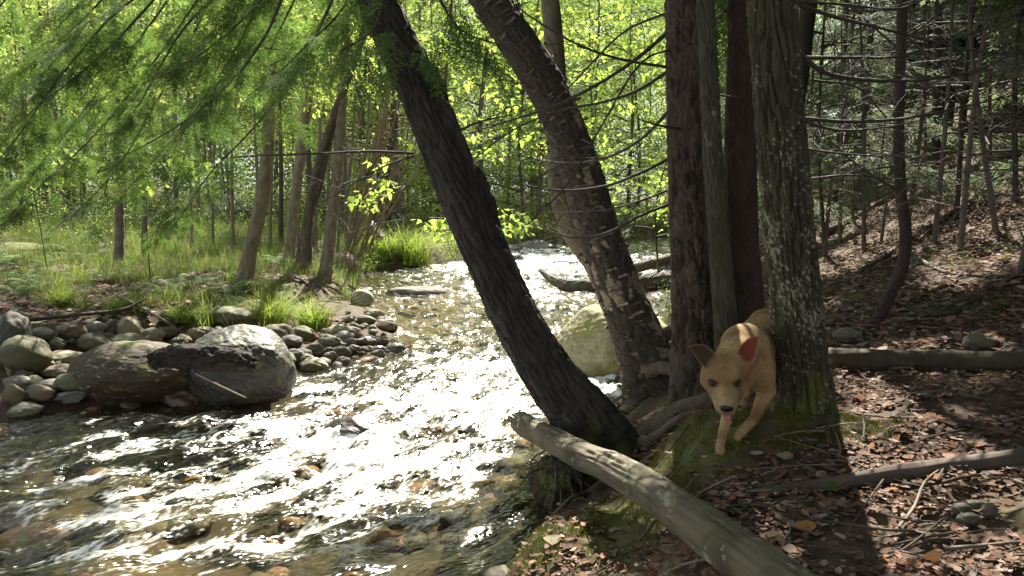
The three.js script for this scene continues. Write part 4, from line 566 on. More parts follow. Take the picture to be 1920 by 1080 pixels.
// ---------------------------------------------------------------- logs, driftwood, roots, twigs
srand(1212);
function log(name, label, pts, rad, col, o = {}) { return solo(name, tube(pts, rad, { n: o.n || 48, step: o.step || 0.02, disp: o.disp || ((a, l, r, p, ca, sa) => r * 0.1 * noise(ca * 1.5, sa * 1.5, l * 3) + r * 0.07 * noise(ca * 6, sa * 6, l * 5) + 0.0025 * noise(ca * 14, sa * 14, l * 8)), col }), o.mat || M.deadwood, label, 'log', o.group); }
{
  const grey = (a, l, r, p) => { const v = 1 + 0.3 * noise(Math.cos(a) * 5, Math.sin(a) * 5, l * 2.2) + 0.22 * noise(Math.cos(a) * 18, Math.sin(a) * 18, l * 4), m = clamp(1.8 * noise(p.x * 7, p.y * 7, p.z * 7) + 0.6 * noise(p.x * 31, p.y * 31, p.z * 31) + 0.15), w = clamp(3 * noise(p.x * 5 + 9, p.y * 9, p.z * 5) - 0.6); let c = mix3([0.115 * v, 0.095 * v, 0.062 * v], [0.055 * v, 0.055 * v, 0.025 * v], m); c = mix3(c, [0.05, 0.033, 0.02], w * 0.8); const q = noise(p.x * 13, p.y * 13, p.z * 13) + 0.6 * noise(p.x * 45, p.y * 45, p.z * 45); return q > 0.42 ? mix3(c, [0.24, 0.24, 0.17], clamp((q - 0.42) * 6)) : c; };
  const pts = [at(968, 786, 4.3), at(1060, 838, 3.55), at(1190, 902, 2.8), at(1325, 997, 2.2), at(1440, 1080, 1.82), at(1600, 1200, 1.48)];
  const knots = []; for (let i = 0; i < 9; i++) knots.push([rr(0, 6.28), rr(0.2, 2.6), rr(0.02, 0.035)]);
  log('fallen_log', 'bare grey-green log with blunt end jutting over the water from the near bank', pts, [0.061, 0.064, 0.066, 0.067, 0.067, 0.067], grey, { n: 72, step: 0.012, disp: (a, l, r, p, ca, sa) => { let d = r * 0.16 * noise(ca * 1.5, sa * 1.5, l * 2.5) + 0.006 * noise(ca * 5, sa * 5, l * 5) + 0.003 * noise(ca * 16, sa * 16, l * 11) - 0.009 * sst(0.09, 0, Math.abs(noise(ca * 3.5, sa * 3.5, l * 1.1))) * sst(-0.1, 0.2, noise(ca, sa, l * 2)); if (l < 0.12) d -= (0.12 - l) * 0.35 * clamp(0.4 + 2 * noise(ca * 2.5, sa * 2.5, 1.7)); for (const [ka, kl, kr] of knots) { const da = Math.atan2(Math.sin(a - ka), Math.cos(a - ka)) * r, q = Math.hypot(da, l - kl) / kr; if (q < 2) d += 0.012 * Math.exp(-q * q * 2) - 0.006 * Math.exp(-q * q * 12); } return d; } });
  const rest = (px, py, up) => { const g = ground(px, py); return g.clone().add(V(0, up, 0)); };
  log('fallen_pole', 'slender dark fallen pole lying across the leaf litter in front of the furrowed trunk', [rest(1325, 945, 0.012), rest(1430, 935, 0.02), rest(1560, 920, 0.022), rest(1700, 902, 0.03), rest(1830, 890, 0.035), rest(1960, 878, 0.04), rest(2100, 868, 0.04)], [0.01, 0.019, 0.022, 0.025, 0.028, 0.031, 0.033], barkCol([0.07, 0.052, 0.042], 0.4, 0.25, [0.28, 0.24, 0.2]), { n: 30 });
  log('fallen_log', 'long straight mossy log lying across the bank behind the dog and furrowed trunk', [rest(1262, 668, 0.06), rest(1420, 680, 0.04), rest(1600, 688, 0.035), rest(1760, 692, 0.035), rest(1930, 696, 0.035), rest(2100, 700, 0.04)], [0.062, 0.06, 0.056, 0.054, 0.052, 0.05], barkCol([0.06, 0.05, 0.03], 0.4, 0.3, [0.1, 0.1, 0.045]), { n: 40 });
  const w = (px, py, up) => { const [x, s] = onWater(px, py); return V(x, W(s) + up, -s); };
  log('drift_log', 'dark waterlogged trunk lying in the stream behind the birch', [w(1012, 535, 0.26), w(1045, 543, 0.12), w(1080, 547, 0.08), w(1180, 545, 0.1), w(1300, 540, 0.16)], [0.03, 0.08, 0.11, 0.13, 0.15], barkCol([0.07, 0.058, 0.043], 0.5, 0.2, [0.2, 0.18, 0.14]), { n: 32, step: 0.05, disp: furrow(0.02, 40, 4) });
  log('drift_log', 'upper waterlogged trunk angled across the far side of the channel', [w(1180, 520, 0.15), w(1250, 516, 0.3), w(1320, 510, 0.4), w(1400, 505, 0.5)], [0.09, 0.11, 0.12, 0.12], barkCol([0.1, 0.085, 0.06], 0.5), { n: 24, step: 0.06 });
  for (const [list, r, lab] of [[[[1540, 448], [1600, 415], [1650, 385], [1700, 362]], 0.05, 'dark straight log lying up the slope beyond the crooked sapling'], [[[1612, 515], [1680, 470], [1760, 418], [1850, 360], [1900, 335]], 0.028, 'long fallen pole slanting up the leafy slope'], [[[1620, 518], [1690, 478], [1750, 430], [1800, 390]], 0.02, 'thin fallen pole beside the long slanting pole'], [[[1530, 415], [1600, 395], [1680, 360]], 0.04, 'pale log half hidden by twigs high on the slope'], [[[1700, 470], [1780, 515], [1880, 520], [1960, 516]], 0.015, 'thin dead branch on the sunlit leaves of the slope']]) log('slope_log', lab, list.map(([x, y]) => rest(x, y, r * 0.9)), list.map((_, i) => r * mix(1, 0.6, i / list.length)), barkCol([0.075, 0.055, 0.042], 0.5, 0.2, [0.2, 0.17, 0.13]), { n: 16, step: 0.05 });
  log('driftwood', 'charred-looking black driftwood chunk lying across the two boulders', [at(283, 676, 5.3), at(330, 668, 5.28), at(390, 672, 5.27), at(440, 676, 5.28), at(480, 686, 5.32)], [0.05, 0.08, 0.085, 0.075, 0.045], barkCol([0.022, 0.018, 0.015], 0.4), { n: 40, step: 0.012, disp: furrow(0.026, 45, 9), mat: M.bark });
  log('pale_twig', 'pale bare twig leaning on the wet grey boulder', [at(366, 700, 5.25), at(410, 722, 5.26), at(462, 746, 5.3)], [0.006, 0.006, 0.004], () => [0.26, 0.23, 0.18], { n: 7, step: 0.04 });
  log('dead_branch', 'forked bare branch lying along the top of the cobbles', [rest(40, 612, 0.05), rest(130, 605, 0.06), rest(240, 598, 0.1), rest(275, 592, 0.16)], [0.02, 0.018, 0.014, 0.008], barkCol([0.07, 0.055, 0.04], 0.4), { n: 10, step: 0.04 });
  log('dead_branch', 'pale bare branch propped on the grassy bank above the cobbles', [rest(215, 578, 0.14), rest(250, 592, 0.12), rest(310, 612, 0.05), rest(350, 632, 0.02)], [0.01, 0.012, 0.01, 0.006], barkCol([0.16, 0.14, 0.11], 0.3), { n: 8, step: 0.04 });
  log('stump', 'broken grey root stub at the edge of the sunlit grass bank', [rest(735, 478, 0.02), rest(712, 470, 0.3), rest(695, 458, 0.55)], [0.12, 0.09, 0.05], barkCol([0.12, 0.1, 0.08], 0.4), { n: 16, step: 0.05, disp: furrow(0.03, 20, 3) });
}
{ // roots on the eroded bank
  srand(1313); const hem = scene.getObjectByName('leaning_hemlock'), sp = right.scaly_spruce, edge = bankTrees[3][0];
  const rootCol = barkCol([0.1, 0.08, 0.058], 0.5, 0.25, [0.2, 0.18, 0.13]);
  const crawl = (who, x, s, a, len, r, wig = 0.7) => { const pts = []; const n = 7; for (let i = 0; i < n; i++) { pts.push(V(x, Math.max(Hg(x, s), W(s) - 0.05) + r * 0.35 + (i ? rr(0, 0.03) : 0), -s)); a += rr(-wig, wig) * 0.6; x += Math.cos(a) * len / n; s += Math.sin(a) * len / n; } part('root', tube(pts, [r, r * 0.85, r * 0.7, r * 0.5, r * 0.3], { n: 12, step: 0.025, disp: (q, l, rr0, p, ca, sa) => rr0 * 0.35 * noise(ca * 2, sa * 2, l * 14) + rr0 * 0.2 * noise(ca * 6, sa * 6, l * 30) + furrow(rr0 * 0.2, 90, 12)(q, l, rr0, p, ca, sa), col: rootCol }), M.root, who); };
  for (let i = 0; i < 16; i++) crawl(hem, 0.58 + rr(-0.08, 0.12), 3.84 + rr(-0.12, 0.12), rr(-2.6, 2.4), rr(0.35, 0.9), i < 7 ? rr(0.04, 0.06) : rr(0.014, 0.036));
  for (let i = 0; i < 14; i++) crawl(sp, 0.92 + rr(-0.05, 0.05), 3.98 + rr(-0.15, 0.25), rr(2.3, 4.6), rr(0.4, 0.9), rr(0.014, 0.04));
  for (let i = 0; i < 8; i++) crawl(sp, 0.78 + rr(-0.1, 0.1), 4.3 + rr(-0.2, 0.3), rr(2, 4.6), rr(0.3, 0.7), rr(0.01, 0.03));
  for (let i = 0; i < 18; i++) { const g = ground(rr(570, 690), rr(520, 545)); crawl(edge, g.x, -g.z, rr(-2.2, 0.6), rr(0.4, 0.9), rr(0.012, 0.03)); }
  // clod of earth and roots hanging at the waterline
  const c = V(0.27, 0.1, -3.72), g = stoneGeo(30, 5.5, 0.4, 0.2), p = g.attributes.position; for (let i = 0; i < p.count; i++) { const x = p.getX(i), y = p.getY(i), z = p.getZ(i), k = 1 + 0.14 * noise(x * 5, y * 2, z * 5) + 0.07 * noise(x * 14, y * 6, z * 14); p.setXYZ(i, c.x + x * k * 0.17, c.y + y * k * 0.15, c.z + z * k * 0.15); }
  g.computeVertexNormals(); const cc = []; for (let i = 0; i < p.count; i++) { const x = p.getX(i), y = p.getY(i), z = p.getZ(i), v = 1 + 0.5 * noise(x * 40, y * 25, z * 40), m = clamp(3 * noise(x * 9, y * 9, z * 9) - 0.5); cc.push(...mix3([0.05 * v, 0.038 * v, 0.027 * v], [0.08, 0.1, 0.025], m)); } g.setAttribute('color', new THREE.Float32BufferAttribute(cc, 3)); part('root_clod', g, M.root, hem);
  const fine = []; for (let i = 0; i < 46; i++) { const a = rr(0, 6.28), q = V(c.x + Math.cos(a) * 0.16, c.y + rr(-0.05, 0.14), c.z + Math.sin(a) * 0.15), d = V(Math.cos(a) * rr(0.1, 1), rr(-0.6, 0.5), Math.sin(a)).normalize(), l = rr(0.05, 0.16); fine.push(tube([q.clone().addScaledVector(d, -0.06), q.clone().addScaledVector(d, l * 0.5), q.clone().addScaledVector(d, l).add(V(0, -0.05, 0))], [rr(0.003, 0.009), 0.004, 0.0015], { n: 5, step: 0.03, col: rootCol })); } const fr = part('fine_roots', mergeGeometries(fine), M.root, hem); fr.userData.kind = 'stuff';
}
{ // twigs lying about
  srand(1414);
  for (let i = 0; i < 200; i++) { const near = i < 170, px = near ? rr(i < 70 ? 1530 : 1240, 1920) : rr(0, 640), py = near ? (i < 70 ? rr(400, 600) : rr(560, 1075)) : rr(520, 600), g = ground(px, py), a = rr(0, 6.28), L = rr(0.1, 0.42) * (i < 70 ? 2 : 1), x0 = g.x, s0 = -g.z; if (near && (x0 < XR(s0) + 0.25)) continue; const pts = []; let aa = a; for (let k = 0; k < 4; k++) { const x = x0 + Math.cos(aa) * L * k / 3, s = s0 + Math.sin(aa) * L * k / 3; pts.push(P(x, s, 0.016 + 0.012 * R())); aa += rr(-0.15, 0.15); } const r = rr(0.002, 0.006) * (i < 70 ? 1.5 : 1); solo('twig', tube(pts, [r, r * 0.8, r * 0.4], { n: 5, step: 0.05, col: barkCol(pick([[0.08, 0.06, 0.045], [0.17, 0.14, 0.11], [0.05, 0.038, 0.03]]), 0.3) }), M.deadwood, near ? 'thin dry twig lying on the leaf litter of the near bank' : 'thin dry twig lying in the grass of the far bank', 'twig', near ? 'twigs on the leaf litter' : 'twigs on the grassy bank'); }
}
console.log('wood on the ground');

// ---------------------------------------------------------------- leaf litter, moss, grass, ferns
{
  srand(1515); const lists = G.dead.map(() => []), cols = [[0.17, 0.095, 0.06], [0.23, 0.14, 0.1], [0.12, 0.062, 0.038], [0.34, 0.26, 0.215], [0.26, 0.19, 0.155], [0.08, 0.05, 0.035], [0.22, 0.11, 0.055], [0.19, 0.13, 0.11], [0.13, 0.085, 0.06]];
  let n = 0; while (n < 66000) { const s = 1.15 * Math.exp(R() * Math.log(13 / 1.15)), x = rr(XR(s) + 0.02, 0.75 * s + 1.4); n++; const mo = 1.5 * bump(x, s, 0.62, 2.95, 0.3, 0.36) + 1.3 * bump(x, s, 1.15, 2.84, 0.28, 0.18) + 0.7 * bump(x, s, 0.04, 3.05, 0.16, 0.2); if (mo > 0.35 && R() < Math.min(0.88, mo * 1.1)) continue; if (x - XR(s) < 0.35 && s > 3.2 && R() < 0.8) continue; if (noise(x * 2.3, s * 2.3, 8) < -0.28 && R() < 0.75) continue; const k = (R() < 0.62 ? rr(0.01, 0.026) : rr(0.022, 0.046)) * (R() < 0.06 ? 1.6 : 1); lists[Math.floor(R() * 5)].push({ m: basis(P(x, s, 0.004 + 0.02 * R()), V(rr(-1, 1), rr(-0.2, 0.2), rr(-1, 1)), V(rr(-0.35, 0.35), 1, rr(-0.35, 0.35)), [k, k, k * rr(0.7, 1.1)]), c: tint(cols, 0.3) }); }
  while (n < 86000) { const s = rr(3.6, 14), x = rr(XR(s) + 0.4, 0.78 * s + 1.6); n++; if (noise(x * 2.3, s * 2.3, 8) < -0.3 && R() < 0.7) continue; const k = rr(0.04, 0.085); lists[n % 5].push({ m: basis(P(x, s, 0.006 + 0.02 * R()), V(rr(-1, 1), rr(-0.2, 0.2), rr(-1, 1)), V(rr(-0.35, 0.35), 1, rr(-0.35, 0.35)), [k, k, k * rr(0.7, 1.1)]), c: tint(cols, 0.3) }); }
  while (n < 94000) { const s = 6.5 + 14 * R() * R(), x = XL(s) - rr(0.6, 7); n++; const k = rr(0.04, 0.09); lists[n % 5].push({ m: basis(P(x, s, 0.008), V(rr(-1, 1), rr(-0.2, 0.2), rr(-1, 1)), V(rr(-0.5, 0.5), 1, rr(-0.5, 0.5)), [k, k, k]), c: tint(cols, 0.3) }); }
  lists.forEach((l, i) => scatter('leaf_litter', G.dead[i], M.litter, l, null, 'dry brown and tan leaves littering the forest floor', 'leaf litter'));
  // fresh fallen and seedling leaves seen one by one
  for (const [px, py, k, c, lab] of [[1508, 1000, 0.065, [0.36, 0.2, 0.07], 'large orange-brown fallen leaf beside the grey log'], [1036, 1022, 0.075, [0.4, 0.36, 0.24], 'pale curled leaf standing on the mossy ledge'], [1396, 955, 0.045, [0.1, 0.24, 0.06], 'round green leaf lying on the dark litter'], [1712, 805, 0.055, [0.42, 0.15, 0.06], 'bright orange-red leaf in a sunny patch'], [1470, 865, 0.06, [0.32, 0.24, 0.16], 'curled tan leaf at the foot of the mossy mound']]) { const g = ground(px, py), geo = G.dead[1].clone(); geo.applyMatrix4(basis(g.clone().add(V(0, 0.012 + k * 0.12, 0)), V(1, 0.15, 0.5), V(0.1, 1, 0.45), k)); geo.setAttribute('color', new THREE.Float32BufferAttribute(Array.from({ length: geo.attributes.position.count * 3 }, (_, i) => c[i % 3]), 3)); solo('fallen_leaf', geo, thin(0.3, { vertexColors: true }), lab, 'leaf'); }
  const seed = ground(1555, 945), sd = thing('maple_seedling', 'green maple seedling sprouting from the litter in front of the fallen pole', 'seedling', seed); { const pos = [], idx = []; for (let i = 0; i < 3; i++) mapleLeaf(pos, idx, seed.clone().add(V(rr(-0.02, 0.02), 0.06, rr(-0.02, 0.02))), V(Math.cos(i * 2 + 2.6), -0.05, Math.sin(i * 2 + 2.6)).normalize(), V(0, 1, 0.3).normalize(), 0.042); const g = geom(pos, idx); part('leaves', g, thin(0.5, { color: new THREE.Color().setRGB(0.07, 0.13, 0.025) }), sd); part('stem', tube([seed.clone(), seed.clone().add(V(0.004, 0.03, 0)), seed.clone().add(V(0, 0.06, 0))], [0.002, 0.002, 0.0015], { n: 5, step: 0.02 }), M.bark, sd); }
  const mossI = []; n = 0;
  const mossZones = [[0.62, 2.95, 0.36, 0.42, 9000], [1.16, 2.82, 0.32, 0.2, 5000], [0.1, 3.0, 0.25, 0.28, 5000], [2.7, 7, 0.8, 1.2, 2500], [1.9, 6.2, 0.6, 0.8, 1500], [0.85, 3.6, 0.2, 0.3, 1500]];
  for (const [cx, cs, rx, rs, m] of mossZones) for (let i = 0; i < m; i++) { const a = rr(0, 6.28), q = Math.sqrt(R()) * 1.05, x = cx + Math.cos(a) * q * rx, s = cs + Math.sin(a) * q * rs; if (x < XR(s) + 0.01 || noise(x * 8, s * 8, 3) + 0.5 * noise(x * 26, s * 26, 5) + 0.45 * (1 - q) < 0.06) continue; const k = rr(0.7, 1.5); mossI.push({ m: basis(P(x, s, -0.003), V(rr(-1, 1), 0, rr(-1, 1)), V(rr(-0.4, 0.4), 1, rr(-0.4, 0.4)), k), c: tint([[0.13, 0.15, 0.025], [0.1, 0.12, 0.022], [0.17, 0.18, 0.03]], 0.35) }); }
  scatter('moss', G.moss, M.moss, mossI, null, 'soft green moss on the mound under the dog and round the trunk foot', 'moss');
  const gl = G.grass.map(() => []); n = 0;
  while (n < 7500) { const s = 7 + 17 * Math.pow(R(), 1.2), px = rr(-150, 880), x = (px - 960) / FPX * s, e = XL(s) - x; n++; if (e < (s > 11 ? -0.02 : 1.0) || noise(x * 0.9, s * 0.9, 12) + 0.6 * noise(x * 3, s * 3, 2) < (s > 12 ? -0.12 : 0.06)) continue; gl[Math.floor(R() * 3)].push({ m: basis(P(x, s, -0.01), V(rr(-1, 1), 0, rr(-1, 1)), V(rr(-0.3, 0.3), 1, rr(-0.3, 0.3)), rr(0.7, 1.5) * (s > 13 ? 1.4 : 1)), c: tint([[0.16, 0.23, 0.04], [0.2, 0.27, 0.045], [0.12, 0.18, 0.035], [0.23, 0.22, 0.08]], 0.3) }); }
  for (let i = 0; i < 420; i++) { const s = rr(8.5, 25), x = XR(s) + rr(-0.02, 0.9); gl[i % 3].push({ m: basis(P(x, s, -0.01), V(rr(-1, 1), 0, rr(-1, 1)), V(rr(-0.5, 0.2), 1, rr(-0.3, 0.3)), rr(0.8, 1.7)), c: tint([[0.13, 0.17, 0.035]], 0.3) }); }
  for (let i = 0; i < 420; i++) { const px = rr(1530, 1900), py = rr(430, 600), g = ground(px, py); if (noise(g.x * 1.2, g.z * 1.2, 4) < 0.1) continue; gl[1].push({ m: basis(g, V(rr(-1, 1), 0, rr(-1, 1)), V(rr(-0.3, 0.3), 1, rr(-0.3, 0.3)), rr(0.3, 0.6)), c: tint([[0.08, 0.15, 0.025]], 0.3) }); }
  gl.forEach((l, i) => scatter('grass', G.grass[i], M.grass, l, null, 'thin green grass and sedge on the stream banks', 'grass'));
  for (const [px, py, k, lab] of [[508, 606, 1.7, 'bright yellow-green grass tuft at the cobble edge beside the mossy stone'], [590, 614, 1.8, 'bright arching grass tuft at the gravel spit below the exposed roots'], [770, 494, 4.2, 'sunlit mound of tall grass on the undercut upstream bank'], [715, 482, 3, 'sunlit grass clump beside the broken root stub'], [340, 600, 0.9, 'dark green grass clump hanging over the cobbles by the pale branch'], [225, 585, 1.0, 'tangled grass clump at the bank lip above the upright pale stone'], [120, 570, 1.0, 'loose grass clump at the bank lip beside the ferns']]) {
    const g = ground(px, py), m = shadow(new THREE.Mesh(G.tuft, new THREE.MeshPhysicalMaterial().copy(M.grass))); m.material.color.setRGB(...tint([[0.27, 0.36, 0.05]], 0.15)); m.name = numbered('grass_tuft'); m.position.copy(g).add(V(0, -0.02, 0)); m.scale.set(k * 1.5, k, k * 1.3); m.rotation.y = R() * 6; scene.add(m); tag(m, lab, 'grass'); }
  let nf = 0; while (nf < 46) { const px = rr(-60, 560), py = rr(400, 560), g = ground(px, py); nf++; const m = shadow(new THREE.Mesh(G.fern[nf & 1], new THREE.MeshPhysicalMaterial().copy(M.fern))); m.material.color.setRGB(...tint([[0.15, 0.25, 0.05], [0.12, 0.2, 0.04]], 0.2)); m.name = numbered('fern'); m.position.copy(g); m.scale.setScalar(rr(0.7, 1.2)); m.rotation.y = R() * 6; scene.add(m); tag(m, 'green fern growing on the shady opposite bank', 'fern', 'ferns of the opposite bank'); }
}
console.log('ground cover');

// ---------------------------------------------------------------- the dog
{
  srand(1616); const g1 = ground(1348, 846), sg = -g1.z, D = (px, py, ds) => at(px, py, sg + ds);
  const body = [], legs = []; let into = body; const cap = (a, b, ra, rb) => into.push([a, b, ra, rb]);
  const rump = D(1438, 616, 0.66), loin = D(1424, 628, 0.46), ribs = D(1405, 655, 0.26), withers = D(1396, 652, 0.12), chest = D(1408, 688, 0.1), neck = D(1380, 672, -0.03);
  cap(rump, loin, 0.09, 0.07); cap(loin, ribs, 0.07, 0.088); cap(ribs, withers, 0.088, 0.078); cap(ribs, chest, 0.082, 0.07); cap(withers, neck, 0.085, 0.065); cap(chest, neck, 0.075, 0.058);
  const f1 = [D(1388, 705, 0.02), D(1374, 742, 0.02), D(1357, 806, 0), D(1350, 840, -0.012)], f2 = [D(1424, 694, 0.08), D(1437, 733, 0.11), D(1414, 786, 0.04), D(1391, 810, 0)];
  into = legs; cap(f1[0], f1[1], 0.05, 0.032); cap(f1[1], f1[2], 0.028, 0.0165); cap(f1[2], f1[3], 0.0165, 0.016); for (const e of [-0.012, -0.004, 0.005, 0.012]) cap(f1[3], V(f1[3].x + e - 0.003, f1[3].y - 0.009, f1[3].z + 0.026 + (Math.abs(e) < 0.008 ? 0.008 : 0)), 0.0125, 0.008);
  cap(f2[0], f2[1], 0.052, 0.034); cap(f2[1], f2[2], 0.031, 0.0175); cap(f2[2], f2[3], 0.0175, 0.016); for (const e of [-0.01, -0.003, 0.004, 0.011]) cap(f2[3], V(f2[3].x - 0.02, f2[3].y - 0.018, f2[3].z + 0.012 + e), 0.0125, 0.008);
  const hs = (px, py, ds) => { const p = D(px, py, ds); return V(p.x, Hg(p.x, -p.z) + 0.022, p.z); };
  const h1 = [D(1418, 655, 0.58), D(1418, 712, 0.46), D(1410, 738, 0.56), hs(1391, 778, 0.44)], h2 = [D(1468, 655, 0.66), D(1476, 712, 0.56), D(1482, 730, 0.68), hs(1478, 770, 0.58)];
  for (const h of [h1, h2]) { cap(h[0], h[1], 0.075, 0.045); cap(h[1], h[2], 0.04, 0.024); cap(h[2], h[3], 0.022, 0.019); cap(h[3], V(h[3].x - 0.01, h[3].y - 0.004, h[3].z + 0.035), 0.021, 0.016); }
  into = body; cap(rump, V(rump.x + 0.06, rump.y - 0.06, rump.z - 0.13), 0.03, 0.018); cap(V(rump.x + 0.06, rump.y - 0.06, rump.z - 0.13), V(rump.x + 0.1, rump.y - 0.2, rump.z - 0.2), 0.018, 0.01);
  // head
  const F = V(-0.07, -0.68, 0.73).normalize(), Rt = V(1, 0.02, 0.1).normalize(), U = Rt.clone().cross(F).normalize().multiplyScalar(1); if (U.y < 0) U.negate();
  const E = D(1359, 711, -0.16), hp = (f, u, r) => E.clone().addScaledVector(F, f).addScaledVector(U, u).addScaledVector(Rt, r), N = hp(0.1, -0.02, 0);
  const head = [[hp(-0.055, -0.035, 0), hp(-0.02, -0.03, 0), 0.066, 0.058], [hp(-0.03, -0.05, -0.032), hp(0.0, -0.055, -0.02), 0.044, 0.034], [hp(-0.03, -0.05, 0.032), hp(0.0, -0.055, 0.02), 0.044, 0.034], [hp(0.0, -0.03, 0), hp(0.08, -0.034, 0), 0.046, 0.033], [hp(0.03, -0.045, -0.012), hp(0.08, -0.046, -0.011), 0.034, 0.024], [hp(0.03, -0.045, 0.012), hp(0.08, -0.046, 0.011), 0.034, 0.024], [hp(-0.005, 0.0, -0.028), hp(-0.02, 0.002, -0.03), 0.017, 0.02], [hp(-0.005, 0.0, 0.028), hp(-0.02, 0.002, 0.03), 0.017, 0.02], [hp(0.01, -0.075, 0), hp(0.075, -0.07, 0), 0.03, 0.016], [hp(-0.055, -0.04, 0), neck, 0.062, 0.064]];
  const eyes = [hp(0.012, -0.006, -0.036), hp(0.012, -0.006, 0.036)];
  const dist = (caps, x, y, z, k) => { let r = 1; for (const [a, b, ra, rb] of caps) { const bx0 = b.x - a.x, by = b.y - a.y, bz = b.z - a.z, ax = x - a.x, ay = y - a.y, az = z - a.z, h = clamp((ax * bx0 + ay * by + az * bz) / (bx0 * bx0 + by * by + bz * bz + 1e-9)), d = Math.hypot(ax - bx0 * h, ay - by * h, az - bz * h) - mix(ra, rb, h), q = Math.max(k - Math.abs(r - d), 0) / k; r = Math.min(r, d) - q * q * k * 0.25; } return r; };
  function sdfMesh(fn, lo, hi, n) {
    const mc = new MarchingCubes(n, new THREE.MeshStandardMaterial(), false, false, 220000), c = lo.clone().add(hi).multiplyScalar(0.5), e = hi.clone().sub(lo).multiplyScalar(0.5), half = n / 2;
    for (let k = 0; k < n; k++) for (let j = 0; j < n; j++) for (let i = 0; i < n; i++) mc.field[i + j * n + k * n * n] = -fn(c.x + (i - half) / half * e.x, c.y + (j - half) / half * e.y, c.z + (k - half) / half * e.z);
    mc.isolation = 0; mc.update(); const cnt = mc.count, pos = Array.from(mc.positionArray.subarray(0, cnt * 3)); for (let i = 0; i < cnt; i++) { pos[i * 3] = c.x + pos[i * 3] * e.x; pos[i * 3 + 1] = c.y + pos[i * 3 + 1] * e.y; pos[i * 3 + 2] = c.z + pos[i * 3 + 2] * e.z; }
    const g = new THREE.BufferGeometry(); g.setAttribute('position', new THREE.Float32BufferAttribute(pos, 3)); const m = mergeVertices(g, 1e-5); m.computeVertexNormals(); return m;
  }
  const box = (caps, m) => { const lo = V(9, 9, 9), hi = V(-9, -9, -9); for (const [a, b, ra, rb] of caps) { lo.min(a.clone().subScalar(ra + m)).min(b.clone().subScalar(rb + m)); hi.max(a.clone().addScalar(ra + m)).max(b.clone().addScalar(rb + m)); } return [lo, hi]; };
  const [bl, bh] = box(body.concat(legs), 0.03), [hl, hh] = box(head, 0.02);
  const bodyG = sdfMesh((x, y, z) => { const a = dist(body, x, y, z, 0.04), b = dist(legs, x, y, z, 0.008), k = 0.03, q = Math.max(k - Math.abs(a - b), 0) / k; return Math.min(a, b) - q * q * k * 0.25; }, bl, bh, 128);
  const headG = sdfMesh((x, y, z) => { let d = dist(head, x, y, z, 0.018); for (const e of eyes) d = Math.max(d, -(Math.hypot(x - e.x, y - e.y, z - e.z) - 0.0095)); return d; }, hl, hh, 104);
  const fur = g => { const p = g.attributes.position, c = []; for (let i = 0; i < p.count; i++) { const x = p.getX(i), y = p.getY(i), z = p.getZ(i), v = 1 + 0.2 * noise(x * 40, y * 40, z * 40) + 0.25 * noise(x * 190, y * 110, z * 190), q = V(x, y, z).sub(E), f = q.dot(F), r = q.dot(Rt), u = q.dot(U); let k = mix3([0.36, 0.245, 0.115], [0.22, 0.13, 0.055], clamp(0.45 + 1.8 * noise(x * 7, y * 7, z * 7) + 0.7 * noise(x * 22, y * 22, z * 22))); if (Math.hypot(f, r, u) < 0.17) { k = mix3(k, [0.32, 0.235, 0.125], sst(0.02, 0.07, f)); if (u < -0.056 && f > 0.015) k = mix3(k, [0.04, 0.026, 0.02], sst(-0.056, -0.064, u) * sst(0.015, 0.035, f)); k = mix3(k, [0.2, 0.13, 0.065], 0.5 * sst(0.02, 0.06, Math.abs(r)) * sst(0.0, 0.05, f)); for (const e of eyes) { const d = Math.hypot((x - e.x) * 0.68, (y - e.y) * 1.25, z - e.z); k = mix3(k, [0.03, 0.018, 0.011], sst(0.026, 0.014, d)); } k = mix3(k, [0.26, 0.14, 0.06], 0.6 * sst(0.009, 0.003, Math.abs(r + 0.003 * noise(f * 60, 1, 1))) * sst(0.01, -0.02, f)); } else if (y < g1.y + 0.05) k = mix3(k, [0.36, 0.26, 0.15], 0.5); c.push(k[0] * v, k[1] * v, k[2] * v); } g.setAttribute('color', new THREE.Float32BufferAttribute(c, 3)); return g; };  // shade painted into the fur: dark eye sockets and muzzle sides
  const dog = thing('dog', 'tan short-haired dog stepping out from behind the furrowed trunk, tongue out', 'dog', V(f1[3].x, g1.y, f1[3].z));
  const coatG = fur(mergeGeometries([bodyG, headG]));
